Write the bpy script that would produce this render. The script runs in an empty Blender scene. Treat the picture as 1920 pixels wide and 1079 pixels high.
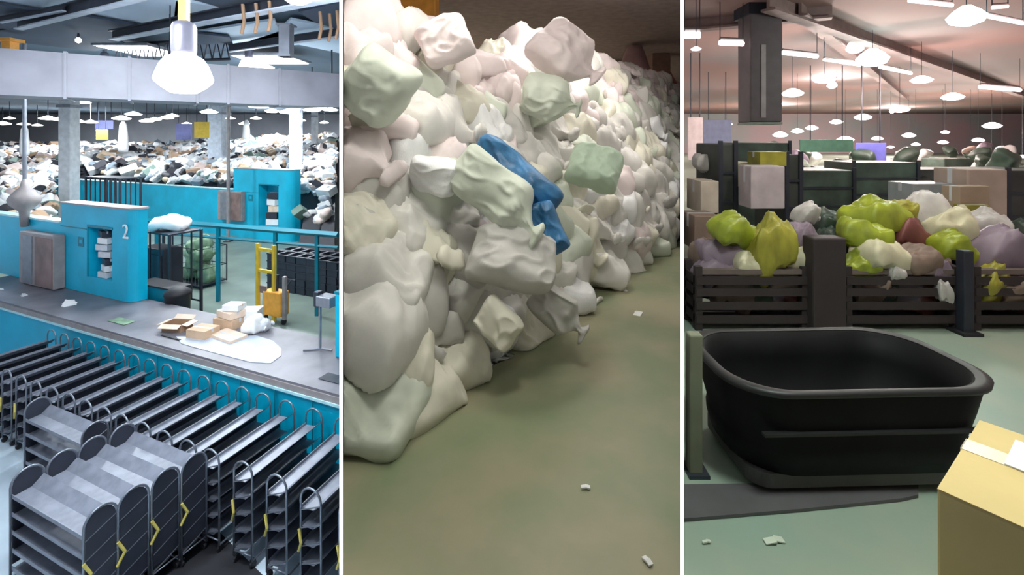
import bpy, bmesh, math, random
from mathutils import Vector, Matrix, noise
R = math.radians
C = bpy.context.scene.collection
SC = bpy.context.scene
F, PX, HY, CZ = 900.0, 960.0, 258.0, 6.5     # focal length in px, principal x, horizon row, camera height

# ---------------------------------------------------------------- camera, world, exposure
cd = bpy.data.cameras.new('camera'); cam = bpy.data.objects.new('camera', cd); C.objects.link(cam)
cam.location = (0, 0, CZ); cam.rotation_euler = (R(90), 0, 0)
cd.sensor_width = 36; cd.lens = 36*F/1920; cd.shift_y = -(539.5-HY)/1920
cd.clip_start = .05; cd.clip_end = 400
SC.camera = cam
w = bpy.data.worlds.new('world'); SC.world = w; w.use_nodes = True
w.node_tree.nodes['Background'].inputs[0].default_value = (.80, .88, 1, 1)
w.node_tree.nodes['Background'].inputs[1].default_value = .10
SC.view_settings.view_transform = 'Standard'; SC.view_settings.look = 'None'
SC.view_settings.exposure = 0; SC.view_settings.gamma = 1; SC.view_settings.use_curve_mapping = False

def lamp(name, kind, loc, energy, col, size=1.0, parent=None, rot=(0,0,0), sy=None, spread=None):
    d = bpy.data.lights.new(name, kind); d.energy = energy; d.color = col
    if kind == 'AREA':
        d.size = size
        if sy: d.shape = 'RECTANGLE'; d.size_y = sy
        else: d.shape = 'DISK'
        if spread: d.spread = R(spread)
    else: d.shadow_soft_size = size
    o = bpy.data.objects.new(name, d); C.objects.link(o); o.location = loc; o.rotation_euler = rot
    if parent: o.parent = parent
    return o

# ---------------------------------------------------------------- helpers
def P(px, py, Y): return Vector(((px-PX)/F*Y, Y, CZ-(py-HY)/F*Y))
def Pz(px, py, z):
    Y = F*(CZ-z)/(py-HY); return P(px, py, Y)
NA = Vector((.4003, .9164, 0)); UA = Vector((.9164, -.4003, 0)); ROT = math.atan2(-.4003, .9164)
def UD(u, d, z=0): v = UA*u+NA*d; return Vector((v.x, v.y, z))
def upx(px, d):                                # u at which a line of depth d crosses image column px
    k = (px-PX)/F; Y = d/(.4003*k+.9164); return .9164*k*Y-.4003*Y

MATS = {}
def mat(name, col, rough=.6, metal=0, var=.12, scale=4, bump=0, bscale=30, emit=0, spec=.5, col2=None):
    if name in MATS: return MATS[name]
    m = bpy.data.materials.new(name); m.use_nodes = True; nt = m.node_tree; b = nt.nodes['Principled BSDF']
    b.inputs['Roughness'].default_value = rough; b.inputs['Metallic'].default_value = metal
    b.inputs['Specular IOR Level'].default_value = spec
    tc = nt.nodes.new('ShaderNodeTexCoord')
    nz = nt.nodes.new('ShaderNodeTexNoise'); nz.inputs['Scale'].default_value = scale; nz.inputs['Detail'].default_value = 4
    nt.links.new(tc.outputs['Object'], nz.inputs['Vector'])
    rp = nt.nodes.new('ShaderNodeValToRGB')
    c2 = col2 or tuple(min(1, c*(1+var)) for c in col); c1 = col if col2 else tuple(c*(1-var) for c in col)
    rp.color_ramp.elements[0].position = .35; rp.color_ramp.elements[1].position = .65
    rp.color_ramp.elements[0].color = (*c1, 1); rp.color_ramp.elements[1].color = (*c2, 1)
    nt.links.new(nz.outputs['Fac'], rp.inputs['Fac']); nt.links.new(rp.outputs['Color'], b.inputs['Base Color'])
    if bump:
        n2 = nt.nodes.new('ShaderNodeTexNoise'); n2.inputs['Scale'].default_value = bscale; n2.inputs['Detail'].default_value = 5
        nt.links.new(tc.outputs['Object'], n2.inputs['Vector'])
        bp = nt.nodes.new('ShaderNodeBump'); bp.inputs['Strength'].default_value = bump; bp.inputs['Distance'].default_value = .02
        nt.links.new(n2.outputs['Fac'], bp.inputs['Height']); nt.links.new(bp.outputs['Normal'], b.inputs['Normal'])
    if emit:
        b.inputs['Emission Color'].default_value = (*col, 1); b.inputs['Emission Strength'].default_value = emit
    MATS[name] = m; return m

class MB:
    def __init__(s): s.bm = bmesh.new()
    def box(s, a, b, M=None, bev=0):
        x0, y0, z0 = a; x1, y1, z1 = b
        vs = [s.bm.verts.new((x, y, z)) for z in (z0, z1) for x, y in ((x0, y0), (x1, y0), (x1, y1), (x0, y1))]
        fs = [s.bm.faces.new([vs[i] for i in f]) for f in ((3,2,1,0), (4,5,6,7), (0,1,5,4), (1,2,6,5), (2,3,7,6), (3,0,4,7))]
        if bev:
            es = list({e for f in fs for e in f.edges})
            r = bmesh.ops.bevel(s.bm, geom=es, offset=bev, segments=2, affect='EDGES', profile=.5)
            vs = list({v for f in r['faces'] for v in f.verts} | {v for v in vs if v.is_valid})
        if M is not None: bmesh.ops.transform(s.bm, matrix=M, verts=[v for v in vs if v.is_valid])
        return s
    def prism(s, pts, z0, z1, M=None, axis='z'):
        def mk(p, h):
            return (p[0], p[1], h) if axis == 'z' else ((h, p[0], p[1]) if axis == 'x' else (p[0], h, p[1]))
        a = [s.bm.verts.new(mk(p, z0)) for p in pts]; b = [s.bm.verts.new(mk(p, z1)) for p in pts]
        n = len(pts)
        s.bm.faces.new(a[::-1]); s.bm.faces.new(b)
        for i in range(n): s.bm.faces.new((a[i], a[(i+1) % n], b[(i+1) % n], b[i]))
        if M is not None: bmesh.ops.transform(s.bm, matrix=M, verts=a+b)
        return s
    def tube(s, pts, r, n=8, closed=False):
        pts = [Vector(p) for p in pts]; rings = []
        N = len(pts)
        for i, p in enumerate(pts):
            if closed: t = pts[(i+1) % N]-pts[i-1]
            else: t = pts[min(i+1, N-1)]-pts[max(i-1, 0)]
            t.normalize(); up = Vector((0, 0, 1)) if abs(t.z) < .9 else Vector((1, 0, 0))
            if i and rings: 
                a = (pa - t*pa.dot(t))
                a = a.normalized() if a.length > 1e-4 else t.cross(up).normalized()
            else: a = t.cross(up).normalized()
            pa = a; b = t.cross(a)
            rr = r[i] if isinstance(r, (list, tuple)) else r
            rings.append([s.bm.verts.new(p+a*math.cos(2*math.pi*j/n)*rr+b*math.sin(2*math.pi*j/n)*rr) for j in range(n)])
        for i in range(N if closed else N-1):
            A, B = rings[i], rings[(i+1) % N]
            for j in range(n): s.bm.faces.new((A[j], A[(j+1) % n], B[(j+1) % n], B[j]))
        if not closed: s.bm.faces.new(rings[0][::-1]); s.bm.faces.new(rings[-1])
        return s
    def lathe(s, prof, n=24, M=None):
        rings = [[s.bm.verts.new((r*math.cos(2*math.pi*j/n), r*math.sin(2*math.pi*j/n), z)) for j in range(n)] for r, z in prof]
        for A, B in zip(rings, rings[1:]):
            for j in range(n): s.bm.faces.new((A[j], A[(j+1) % n], B[(j+1) % n], B[j]))
        s.bm.faces.new(rings[0][::-1]); s.bm.faces.new(rings[-1])
        if M is not None: bmesh.ops.transform(s.bm, matrix=M, verts=[v for r in rings for v in r])
        return s
    def build(s, name, m, parent=None, smooth=False):
        me = bpy.data.meshes.new(name); bmesh.ops.recalc_face_normals(s.bm, faces=s.bm.faces)
        s.bm.to_mesh(me); s.bm.free(); me.materials.append(m)
        if smooth: me.shade_smooth()
        o = bpy.data.objects.new(name, me); C.objects.link(o)
        if parent: o.parent = parent
        return o
def tag(o, label=None, cat=None, group=None, kind=None):
    if label: o['label'] = label
    if cat: o['category'] = cat
    if group: o['group'] = group
    if kind: o['kind'] = kind
    return o
def thing(name, label, cat, loc=(0,0,0), rz=0, group=None, rot=None):
    o = bpy.data.objects.new(name, None); C.objects.link(o); o.empty_display_size = .2
    o.location = loc; o.rotation_euler = rot or (0, 0, rz); return tag(o, label, cat, group)
def copy_tree(o, parent=None):
    c = o.copy(); C.objects.link(c)
    if parent: c.parent = parent
    for ch in list(o.children): copy_tree(ch, c)
    return c
def struct(name, mb, m, smooth=False): return tag(mb.build(name, m, None, smooth), kind='structure')
ORD = ['first','second','third','fourth','fifth','sixth','seventh','eighth','ninth','tenth','eleventh','twelfth','thirteenth','fourteenth','fifteenth','sixteenth','seventeenth','eighteenth','nineteenth','twentieth','twenty-first','twenty-second','twenty-third','twenty-fourth','twenty-fifth','twenty-sixth','twenty-seventh','twenty-eighth','twenty-ninth','thirtieth','thirty-first','thirty-second']
rnd = random.Random(5)

# ---------------------------------------------------------------- materials
M_div = mat('divider paint', (.62, .62, .62), .8)
M_cap = mat('glowing divider edge', (1, 1, 1), .5, emit=1.2, var=0)  # emission added so the divider edges show pure white; no lamp there
M_floorL = mat('pale blue concrete', (.50, .60, .68), .45, scale=1.5, var=.06, bump=.05)
M_floorG = mat('green concrete', (.17, .22, .19), .4, scale=.6, var=.15, bump=.05)
M_ceilL = mat('ceiling sheet', (.10, .15, .20), .8, scale=.2, var=.1)
M_ceilP = mat('pale ceiling panel', (.60, .74, .88), .7, scale=.4, var=.08)
M_ceilD = mat('dark roof panel', (.045, .07, .11), .8, scale=.4, var=.2)
M_wallL = mat('grey wall', (.50, .52, .57), .8, scale=.3)
M_duct = mat('galvanised duct', (.27, .27, .31), .45, .15, scale=1.2, var=.14, bump=.15, bscale=3)
M_steel = mat('grey steel', (.25, .27, .31), .4, .5)
M_beam = mat('pale beam', (.48, .54, .62), .5)
M_dark = mat('dark steel', (.03, .035, .05), .45, .3)
M_cart = mat('slate painted steel', (.19, .205, .25), .38, .15, scale=6, var=.15)
M_cartd = mat('dark slate steel', (.03, .034, .05), .45, .2)
M_tube = mat('bright steel tube', (.20, .22, .26), .3, .6)
M_black = mat('black rubber', (.012, .012, .016), .6)
M_yel = mat('yellow paint', (.62, .42, .04), .5)
M_strap = mat('yellow strap', (.55, .45, .10), .6)
M_teal = mat('teal paint', (.0, .40, .60), .38, scale=.8, var=.12)
M_teald = mat('deep teal paint', (.0, .17, .24), .4, scale=.8)
M_trim = mat('pale teal trim', (.42, .68, .74), .4)
M_plat = mat('worn grey belt', (.16, .155, .18), .4, scale=1.2, var=.25, bump=.06)
M_pale = mat('pale reflection', (.42, .46, .53), .5, var=.04)
M_card = mat('cardboard', (.55, .38, .25), .75, scale=3)
M_cardp = mat('pale cardboard', (.72, .56, .44), .75, scale=3)
M_cardd = mat('brown cardboard', (.33, .20, .12), .8, scale=3)
M_white = mat('white plastic', (.80, .80, .80), .4, scale=2, var=.05)
M_white2 = mat('grey plastic film', (.55, .57, .60), .35, scale=3)
M_orange = mat('orange paint', (.85, .38, .06), .5)
M_green = mat('green bag', (.16, .26, .16), .5, scale=5, var=.3)
M_lamp = mat('lamp glass', (1, 1, 1), .3, emit=9, var=0)
M_lampf = mat('far lamp glass', (1, 1, 1), .3, emit=6, var=0)
M_lampt = mat('green tinted lamp glass', (.72, 1, .93), .3, emit=9, var=0)
M_lampp = mat('pink tinted lamp glass', (1, .82, .80), .3, emit=5, var=0)
M_can = mat('lamp can', (.22, .21, .26), .35, .5)
M_brown = mat('brown door panel', (.20, .13, .12), .5, scale=1.5, var=.3)
M_taupe = mat('taupe steel', (.28, .25, .25), .5)

# ---------------------------------------------------------------- dividers between the three bays
for nm, px in (('wall_divider_left', 639.6), ('wall_divider_right', 1279.2)):
    k = (px-PX)/F; Y0, Y1 = 2.0, 75.0; h = 2.9/F*Y0
    side = Vector((1, -k, 0)).normalized()*h
    a, b = Vector((k*Y0, Y0, 0)), Vector((k*Y1, Y1, 0))
    pts = [(a-side), (a+side), (b+side), (b-side)]
    struct(nm, MB().prism([(p.x, p.y) for p in pts], 3.9, 10.6), M_div)
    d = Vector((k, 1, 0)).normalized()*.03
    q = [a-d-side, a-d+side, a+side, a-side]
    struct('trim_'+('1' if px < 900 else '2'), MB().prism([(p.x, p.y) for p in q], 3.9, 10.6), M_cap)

def bay_poly(px0, px1, Y0, Y1):
    return [((px0-PX)/F*Y0, Y0), ((px1-PX)/F*Y0, Y0), ((px1-PX)/F*Y1, Y1), ((px0-PX)/F*Y1, Y1)]

# ================================================================= LEFT BAY: depot hall
struct('floor_hall', MB().prism([(-80, 1), (4, 1), (4, 75), (-80, 75)], -.3, 0), M_floorG)
g = MB()
p0, p1, p2, p3 = UD(-30, -2), UD(8, -2), UD(8, 6.9), UD(-30, 6.9)
g.prism([(p.x, p.y) for p in (p0, p1, p2, p3)], 0, .012)
struct('floor_loading', g, M_floorL)
struct('ceiling_hall', MB().prism(bay_poly(-160, 638.5, 1.2, 66), 9.6, 9.75), M_ceilL)
struct('wall_back', MB().prism([(-95, 64), (-22.5, 64), (-22.5, 64.5), (-95, 64.5)], 0, 9.6), M_wallL)
g = MB(); a = P(-160, 258, 1.2); b = P(-160, 258, 66)
g.prism([(a.x, a.y), (b.x, b.y), (b.x-.4, b.y), (a.x-.4, a.y)], 0, 9.6); struct('wall_side', g, M_wallL)

# ceiling: sloped sheets and beams running with the hall
def quadpanel(name, pts, m, th=.06, **kw):
    bm = MB(); v = [bm.bm.verts.new(p) for p in pts]; u = [bm.bm.verts.new(p+Vector((0, 0, th))) for p in pts]
    bm.bm.faces.new(v); bm.bm.faces.new(u[::-1])
    for i in range(len(pts)): bm.bm.faces.new((v[i], v[(i+1) % len(pts)], u[(i+1) % len(pts)], u[i]))
    return bm.build(name, m)
def cpt(px, py, z=9.3): return P(px, py, F*(z-CZ)/(HY-py))
pale = [[(-40, 0), (0, 9), (35, 16), (110, 26), (150, 0), (-40, -40)], [(110, 26), (152, 30), (290, 52), (330, 40), (345, -30), (200, -40)],
        [(330, 2), (360, 5), (430, 18), (340, 48), (325, 45)], [(520, 60), (545, 37), (580, 44), (640, 58), (638, 100), (560, 84), (440, 92), (470, 76)],
        [(358, 62), (515, 38), (530, 70), (440, 92), (370, 85)]]
for i, pl in enumerate(pale): tag(quadpanel('ceiling_panel', [cpt(*q, 9.42) for q in pl], M_ceilP), kind='structure')
dark = [[(-40, 8), (0, 10), (104, 26), (40, 52), (-30, 60)], [(152, 30), (278, 52), (215, 74), (240, 85), (175, 96), (36, 80), (36, 55)],
        [(0, 54), (36, 55), (36, 80), (0, 84), (-40, 80)], [(350, -4), (430, 19), (520, 6), (520, -20)],
        [(590, 42), (640, 57), (640, 5), (560, 22)], [(358, 62), (355, 108), (440, 92), (430, 70)]]
for i, pl in enumerate(dark): tag(quadpanel('ceiling_panel', [cpt(*q, 9.32) for q in pl], M_ceilD), kind='structure')
def beam(p, q, wd, ht, name, label, m=M_beam, group='roof beams above the duct'):
    t = (q-p); L = t.length; o = thing(name, label, 'beam', p, rot=t.to_track_quat('X', 'Z').to_euler(), group=group)
    MB().box((0, -wd/2, 0), (L, wd/2, .03)).build('flange', m, o)
    MB().box((0, -.02, .03), (L, .02, ht)).box((0, -wd/2, ht), (L, wd/2, ht+.03)).build('web', M_dark, o)
    return o
beam(cpt(34, 56, 9.0), cpt(275, -3, 9.0), .16, .25, 'roof_beam', 'pale roof beam at the top left of the hall, left of the lamp')
beam(cpt(212, 76, 9.0), cpt(629, 0, 9.0), .22, .22, 'roof_beam', 'pale roof beam slanting up right behind the big lamp')
beam(cpt(430, 98, 9.1), cpt(634, 70, 9.1), .10, .2, 'roof_beam', 'thin grey roof beam right of the lamp just above duct')
beam(cpt(0, 44, 9.1), cpt(120, 22, 9.1), .08, .12, 'roof_beam', 'thin roof beam in the far top left corner')
a = cpt(537, 38, 9.2); o = tag(MB().box((-.12, -.12, -.75), (.12, .12, 0)).box((-.17, -.17, -.04), (.17, .17, 0)).box((-.15, -.15, -.75), (.15, .15, -.70)).build('beam_bracket', M_steel), 'grey steel bracket hanging under the roof beam right of lamp', 'bracket'); o.location = (a.x, a.y, 9.1)
# pipes and cables under the roof right of lamp
for i, (px, py) in enumerate(((455, 8), (480, 6), (505, 2), (600, 22), (618, 26), (632, 20))):
    p = cpt(px, py, 9.2); o = tag(MB().tube([(0, 0, 0), (.03, 0, -.35), (-.02, 0, -.6)], .035).build('hanging_pipe', M_cardd), 'short brown pipe end hanging beside roof beam at top right of hall', 'pipe', 'brown pipe ends under the hall roof'); o.location = p
# roof truss catching light above the duct
t = thing('roof_truss', 'dark lattice truss over the duct, left of the lamp', 'truss', cpt(215, 98, 9.2), math.atan2(-.2, 1))
m = MB()
m.tube([(0, 0, .25), (4.2, 0, .25)], .045).tube([(0, 0, -.35), (4.2, 0, -.35)], .045)
for i in range(14): m.tube([(i*.3, 0, -.35), (i*.3+.15, 0, .25), (i*.3+.3, 0, -.35)], .02, 5)
m.build('lattice', M_dark, t)
# high windows in the back: bright roof lights above the duct
for i, (px, py, wpx) in enumerate(((270, 97, 55), (510, 113, 60))):
    p = cpt(px, py, 9.25); t = thing('roof_light', 'bright roof light strip above the duct '+('left' if i == 0 else 'right')+' of the big lamp', 'light', p)
    wd = wpx/F*p.y
    MB().box((-wd*.8, -.9, 0), (wd*.8, .9, .04)).build('diffuser', M_lampf, t)
    MB().box((-wd*.8-.08, -.98, .02), (wd*.8+.08, .98, .1)).build('frame', M_steel, t)
p = cpt(147, 74, 9.15); t = thing('bulb_lamp', 'small bare warm lamp under the dark roof panel, top left', 'lamp', p); t.scale = (.6, .6, .6)
MB().lathe([(.03, -.16), (.11, -.1), (.12, 0), (.05, .08)], 12).build('bulb', M_lampf, t, True)
MB().lathe([(.05, .08), (.05, .2), (.03, .3)], 12).build('socket', M_dark, t)
# orange post stubs
p = cpt(19, 82, 9.0)
tag(MB().box((-.12, -.12, -.2), (.12, .12, .35)).box((-.2, -.2, .3), (.2, .2, .38)).build('roof_post', M_orange), 'orange post stub under the roof at left above duct', 'post').location = (p.x, p.y, 8.75)

# duct
dv = Vector((1.378, 1, 0)).normalized()
s0 = P(0, 258, 9.0); st = s0-dv*2.5
LEN = (Vector((-4.52, 12.69, 0))-Vector((st.x, st.y, 0))).length-.02
t = thing('ventilation_duct', 'long grey galvanised ventilation duct crossing the hall under the roof', 'duct', (st.x, st.y, 7.3), math.atan2(dv.y, dv.x))
MB().prism([(0, 0), (LEN, 0), (LEN-.85, 1.1), (0, 1.1)], 0, .88).build('duct_body', M_duct, t)
for x in (2.2, 3.4, 4.4, 5.6, 6.2, 7.3, 7.9):
    if x < LEN-1: MB().box((x-.025, -.03, -.03), (x+.025, 1.13, .91)).build('joint_flange', M_duct, t)
for x in (1.5, 5.1):
    MB().tube([(x, .1, .85), (x, .1, 2.3)], .015, 6).tube([(x, 1.0, .85), (x, 1.0, 2.3)], .015, 6).build('hanger_rod', M_dark, t)
# far second duct
t = thing('ventilation_duct', 'second thinner duct lying low behind the main duct', 'duct', (st.x-6, st.y+9, 7.9), math.atan2(.35, 1))
MB().box((0, 0, 0), (11, .9, .45), bev=.02).build('duct_body', M_duct, t)

# big high bay lamp
def highbay(loc, label, s=1.0, lg=None, energy=0, col=(1, .98, .97), rod=None, rodm=M_steel, group=None, full=True):
    t = thing('high_bay_lamp', label, 'lamp', loc, group=group)
    if full:
        MB().lathe([(.13*s, .28*s), (.14*s, .34*s), (.14*s, .62*s), (.12*s, .68*s), (.04*s, .72*s)], 28).build('ballast_housing', M_can, t, True)
    MB().lathe([(.02*s, -.20*s), (.14*s, -.19*s), (.24*s, -.12*s), (.31*s, -.05*s), (.32*s, -.01*s), (.29*s, .08*s), (.26*s, .16*s), (.21*s, .24*s), (.14*s, .28*s)], 28).build('diffuser', lg or M_lamp, t, True)
    if rod: MB().box((-.045, -.045, .70*s), (.045, .045, rod)).build('hanging_pole', rodm, t)
    if energy: lamp('lamp_light', 'POINT', (0, 0, -.4*s), energy, col, .25, t)
    return t
p = P(345, 146, 6.0); highbay(p, 'large glowing high bay lamp hanging in front of the duct on an orange pole', 1.0, rod=2.2, rodm=M_yel, energy=50, col=(.9, .95, 1))
# added lamps that light the trolleys, near the ceiling and mostly above the frame
for i, (x, y) in enumerate(((-8.5, 5.0), (-4.5, 4.2), (-13, 5.5), (-8.5, 15.5), (-14, 16.5), (-3.4, 7.6), (-6.2, 6.9))):
    o = highbay((x, y, 8.8), 'high bay lamp added to light the trolleys, above the view', .9, rod=.8, energy=110, col=(.86, .93, 1), group='added hall lamps above the view')
    lamp('lamp_light', 'AREA', (0, 0, -.3), 260, (.86, .94, 1), 1.0, o)
# far lamps
farl = [(5,232,.9),(18,222,.6),(45,233,.7),(70,235,.6),(90,222,1.0),(112,224,.9),(145,228,.9),(170,229,.8),(228,222,1.1),(250,214,1.0),(275,227,.9),(290,224,.8),(312,221,.9),(323,217,.8),(392,210,1.1),(485,199,1.4),(510,208,.9),(540,210,1.2),(585,206,1.2),(600,203,1.1),(620,206,1.0),(622,192,1.0),(432,222,.6),(458,232,.7),(565,226,.6),(608,230,.6),(350,232,.6),(480,222,.7)]
for i, (px, py, s) in enumerate(farl):
    z = 7.9+.25*math.sin(i*1.7); Y = min(58, F*(z-CZ)/(HY-py)); p = P(px, py, Y)
    o = thing('hall_lamp', '%s from the left of the small bright lamps below the duct' % ORD[sorted(farl).index((px, py, s))], 'lamp', p, rz=rnd.random(), group='distant hall lamps beneath the duct')
    wd = 14*s/F*Y
    MB().lathe([(.1*wd, -.22*wd), (.8*wd, -.15*wd), (wd, 0), (.5*wd, .2*wd), (.15*wd, .35*wd)], 12).build('diffuser', M_lampf if i != 14 else M_lampt, o, True)
    MB().tube([(0, 0, .3*wd), (0, 0, 9.6-p.z)], .03, 5).build('cord', M_dark, o)
for x, y, e in ((-14, 22, 900), (-24, 26, 1100), (-17, 38, 1800), (-34, 38, 2000), (-26, 52, 2400), (-48, 52, 2200), (-10, 19, 400)):  # larger lamps added to light the far part of the hall
    o = thing('hall_lamp', 'ceiling lamp added to light the far hall, behind the duct', 'lamp', (x, y, 9.3), group='added hall lamps behind the duct')
    MB().lathe([(.5, -.1), (.55, 0), (.3, .1)], 20).build('diffuser', M_lampf, o)
    lamp('lamp_light', 'AREA', (0, 0, -.15), e, (.88, .95, 1), 1.5, o)

# ---- front trolley row, wall and belt platform
D0, D1, DB = 6.753, 8.07, 8.07
u0, u1 = upx(-90, D0), upx(760, D0)
t = thing('belt_platform', 'long grey conveyor platform on a teal wall behind the trolleys', 'conveyor', (0, 0, 0), ROT)
MB().box((u0, D0, 0), (u1, D1+.4, 1.66)).build('side_wall', M_teal, t)
MB().box((u0, D0-.03, 1.78), (u1, D1+.42, 1.83)).build('belt', M_plat, t)
MB().box((u0, D0-.05, 1.66), (u1, D0+.1, 1.78)).build('edge_rail', M_taupe, t)
MB().box((u0, D0-.07, 1.61), (u1, D0+.0, 1.66)).build('lower_lip', M_trim, t)
for px in (210, 255, 300, 345, 400, 455, 520, 590):
    u = upx(px, D0); MB().tube([(u, D0-.06, .2), (u, D0-.06, 1.6)], .012, 6).build('wall_stud', M_teald, t)
# access hatch plates on belt
for px, py in ((228, 603), (632, 712)):
    p = Pz(px, py, 1.835); o = tag(MB().box((-.35, -.13, 0), (.35, .13, .012), bev=.004).build('hatch_plate', M_green if px < 300 else M_dark), ('greenish' if px < 300 else 'dark')+' hatch plate set on the belt '+('left of the open carton' if px < 300 else 'at the right edge of the hall view'), 'plate'); o.location = p; o.rotation_euler = (0, 0, ROT)
p = Pz(320, 634, 1.835); o = tag(MB().box((-.35, -.02, 0), (.35, .02, .02)).build('strip', M_black), 'thin black strip on the belt in front of the open carton', 'strip'); o.location = p; o.rotation_euler = (0, 0, ROT)

def trolley(L, W, H, name, label, nsh=5, endpanel=False, back=True):
    t = thing(name, label, 'trolley')
    zs = [.24+(H-(.24+.48*W+.14))*i/(nsh-1) for i in range(nsh)]
    for e in (-1, 1):
        x = e*L/2; r = W*.5
        pts = [(x, -r, .12)]+[(x, -r*math.cos(a), H-r+r*math.sin(a)) for a in [math.pi*i/10 for i in range(11)]]+[(x, r, .12)]
        MB().tube(pts, .016, 8).tube([(x, -r, .2), (x, r, .2)], .012, 6).build('end_frame', M_tube, t, True)
        if endpanel:
            pp = [(-r*.9, .3)]+[(-r*.9*math.cos(a), H-r+r*.9*math.sin(a)) for a in [math.pi*i/8 for i in range(9)]]+[(r*.9, .3)]
            MB().prism(pp, x-.004, x+.004, axis='x').build('end_panel', M_cartd, t)
        for s in (-1, 1):
            c = MB(); c.lathe([(.05, -.02), (.055, -.012), (.055, .012), (.05, .02)], 14, Matrix.Translation((x*.96, s*r*.9, .057))@Matrix.Rotation(R(90), 4, 'X'))
            c.box((x*.96-.03, s*r*.9-.03, .1), (x*.96+.03, s*r*.9+.03, .13)); c.build('caster', M_black, t)
    for i, z in enumerate(zs):
        q = [(-W*.48, z+.045), (-W*.48, z-.01), (W*.10, z), (W*.48, z+W*.30), (W*.48, z+W*.30+.012), (W*.10, z+.014), (-W*.44, z+.004), (-W*.455, z+.045)]
        MB().prism(q, -L/2+.01, L/2-.01, axis='x').build('shelf', M_cart, t)
        MB().tube([(L/2, -W*.5, z-.03), (L/2, W*.5, z+W*.30)], .009, 6).build('end_rail', M_tube, t)
    if back: MB().box((-L/2+.02, -W*.5, .22), (L/2-.02, -W*.5+.006, H*.78)).build('side_panel', M_cartd, t)
    MB().tube([(-L/2, -W*.5, .13), (L/2, -W*.5, .13)], .014, 6).tube([(-L/2, W*.5, .13), (L/2, W*.5, .13)], .014, 6).build('base_rail', M_tube, t)
    MB().tube([(L/2+.02, -W*.5-.01, H*.62), (L/2+.05, -W*.35, H*.52), (L/2+.02, -W*.5-.02, H*.42)], .02, 6).build('strap', M_strap, t)
    return t
# row against the teal wall: long axis towards the column at px 1290
axB = Vector((.367, 1, 0)).normalized()
LR = 1.5
base = Vector((-3.44, 6.98, 0))
proto = trolley(LR, .36, 1.58, 'shelf_trolley', 'x', 5, False, True)
pos = [-2.0, -1.0, 0, 1, 2]; kk = 2
while kk < 13.4: kk += .84; pos.append(kk)
n = len(pos)
for i, k in enumerate(pos):
    o = proto if i == 0 else copy_tree(proto)
    f = base+Vector((-.9164, .4003, 0))*(.70*k)
    c = f+axB*(LR/2)
    jit = rnd.uniform(-.03, .03)
    o.location = (c.x, c.y, .012)
    o.rotation_euler = (0, 0, math.atan2(axB.y, axB.x)+math.pi+jit)     # strap end towards the camera side
    o['label'] = 'narrow dark shelf trolley, %s from the right in the row along the teal wall' % ORD[i]
    o['group'] = 'narrow trolleys along the teal wall'
# parallel block of longer trolleys in the foreground
LB = 1.88
protoB = trolley(LB, .38, 1.6, 'shelf_trolley', 'x', 5, True, False)
ang = ROT
ax = Vector((math.cos(ang), math.sin(ang), 0)); nx = Vector((-ax.y, ax.x, 0))
E0 = Vector((-5.45, 6.36, 0))
spots = [(0, 0, 'nearest of the wide trolleys with sloping shelves, bottom left'), (.39, .02, 'second wide sloping-shelf trolley behind the nearest one'),
         (.78, .05, 'third wide sloping-shelf trolley of the foreground block'), (1.17, .10, 'rearmost wide trolley of the foreground block, beside narrow trolley ends')]
for i, (dn, da, lb) in enumerate(spots):
    o = protoB if i == 0 else copy_tree(protoB)
    c = E0-ax*(LB/2)+nx*dn+ax*da
    o.location = (c.x, c.y, .012); o.rotation_euler = (0, 0, ang+rnd.uniform(-.01, .01)); o['label'] = lb; o['group'] = 'wide trolleys in the foreground'
D = copy_tree(protoB); a = Pz(160, 802, 1.6); c = a-ax*(LB/2)
D.location = (c.x+.06, c.y+.12, .012); D.rotation_euler = (0, 0, ang); D['label'] = 'single wide trolley standing behind the left end of the foreground block'; D['group'] = 'wide trolleys in the foreground'
# thin black patch for the dark area of floor between block and row
p = [Pz(215, 1120, 0), Pz(240, 1000, 0), Pz(360, 950, 0), Pz(520, 1110, 0), Pz(500, 1180, 0), Pz(250, 1200, 0)]
tag(MB().prism([(q.x, q.y) for q in p], .013, .03).build('dark_floor_patch', M_black), 'black patch on the floor between block and trolley row', 'mat')

# ---- papers on belt
def scrap(px, py, z, s, label, m=M_white):
    p = Pz(px, py, z); b = MB()
    for j in range(3): b.box((-s*.5, -s*.35, 0), (s*.5, s*.35, .01), Matrix.Rotation(R(20+j*25), 4, 'X')@Matrix.Rotation(j*1.3, 4, 'Z'))
    o = tag(b.build('paper_scrap', m), label, 'scrap'); o.location = (p.x, p.y, z+.05*s); o.rotation_euler = (0, 0, rnd.random()*3); return o
scrap(130, 572, 1.84, .28, 'crumpled white paper on the belt left of the teal tower foot')
scrap(0, 543, 1.84, .22, 'white paper scrap at the left edge on the belt')
scrap(45, 555, 1.84, .14, 'small grey scrap on the belt below the brown door', M_white2)

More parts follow.
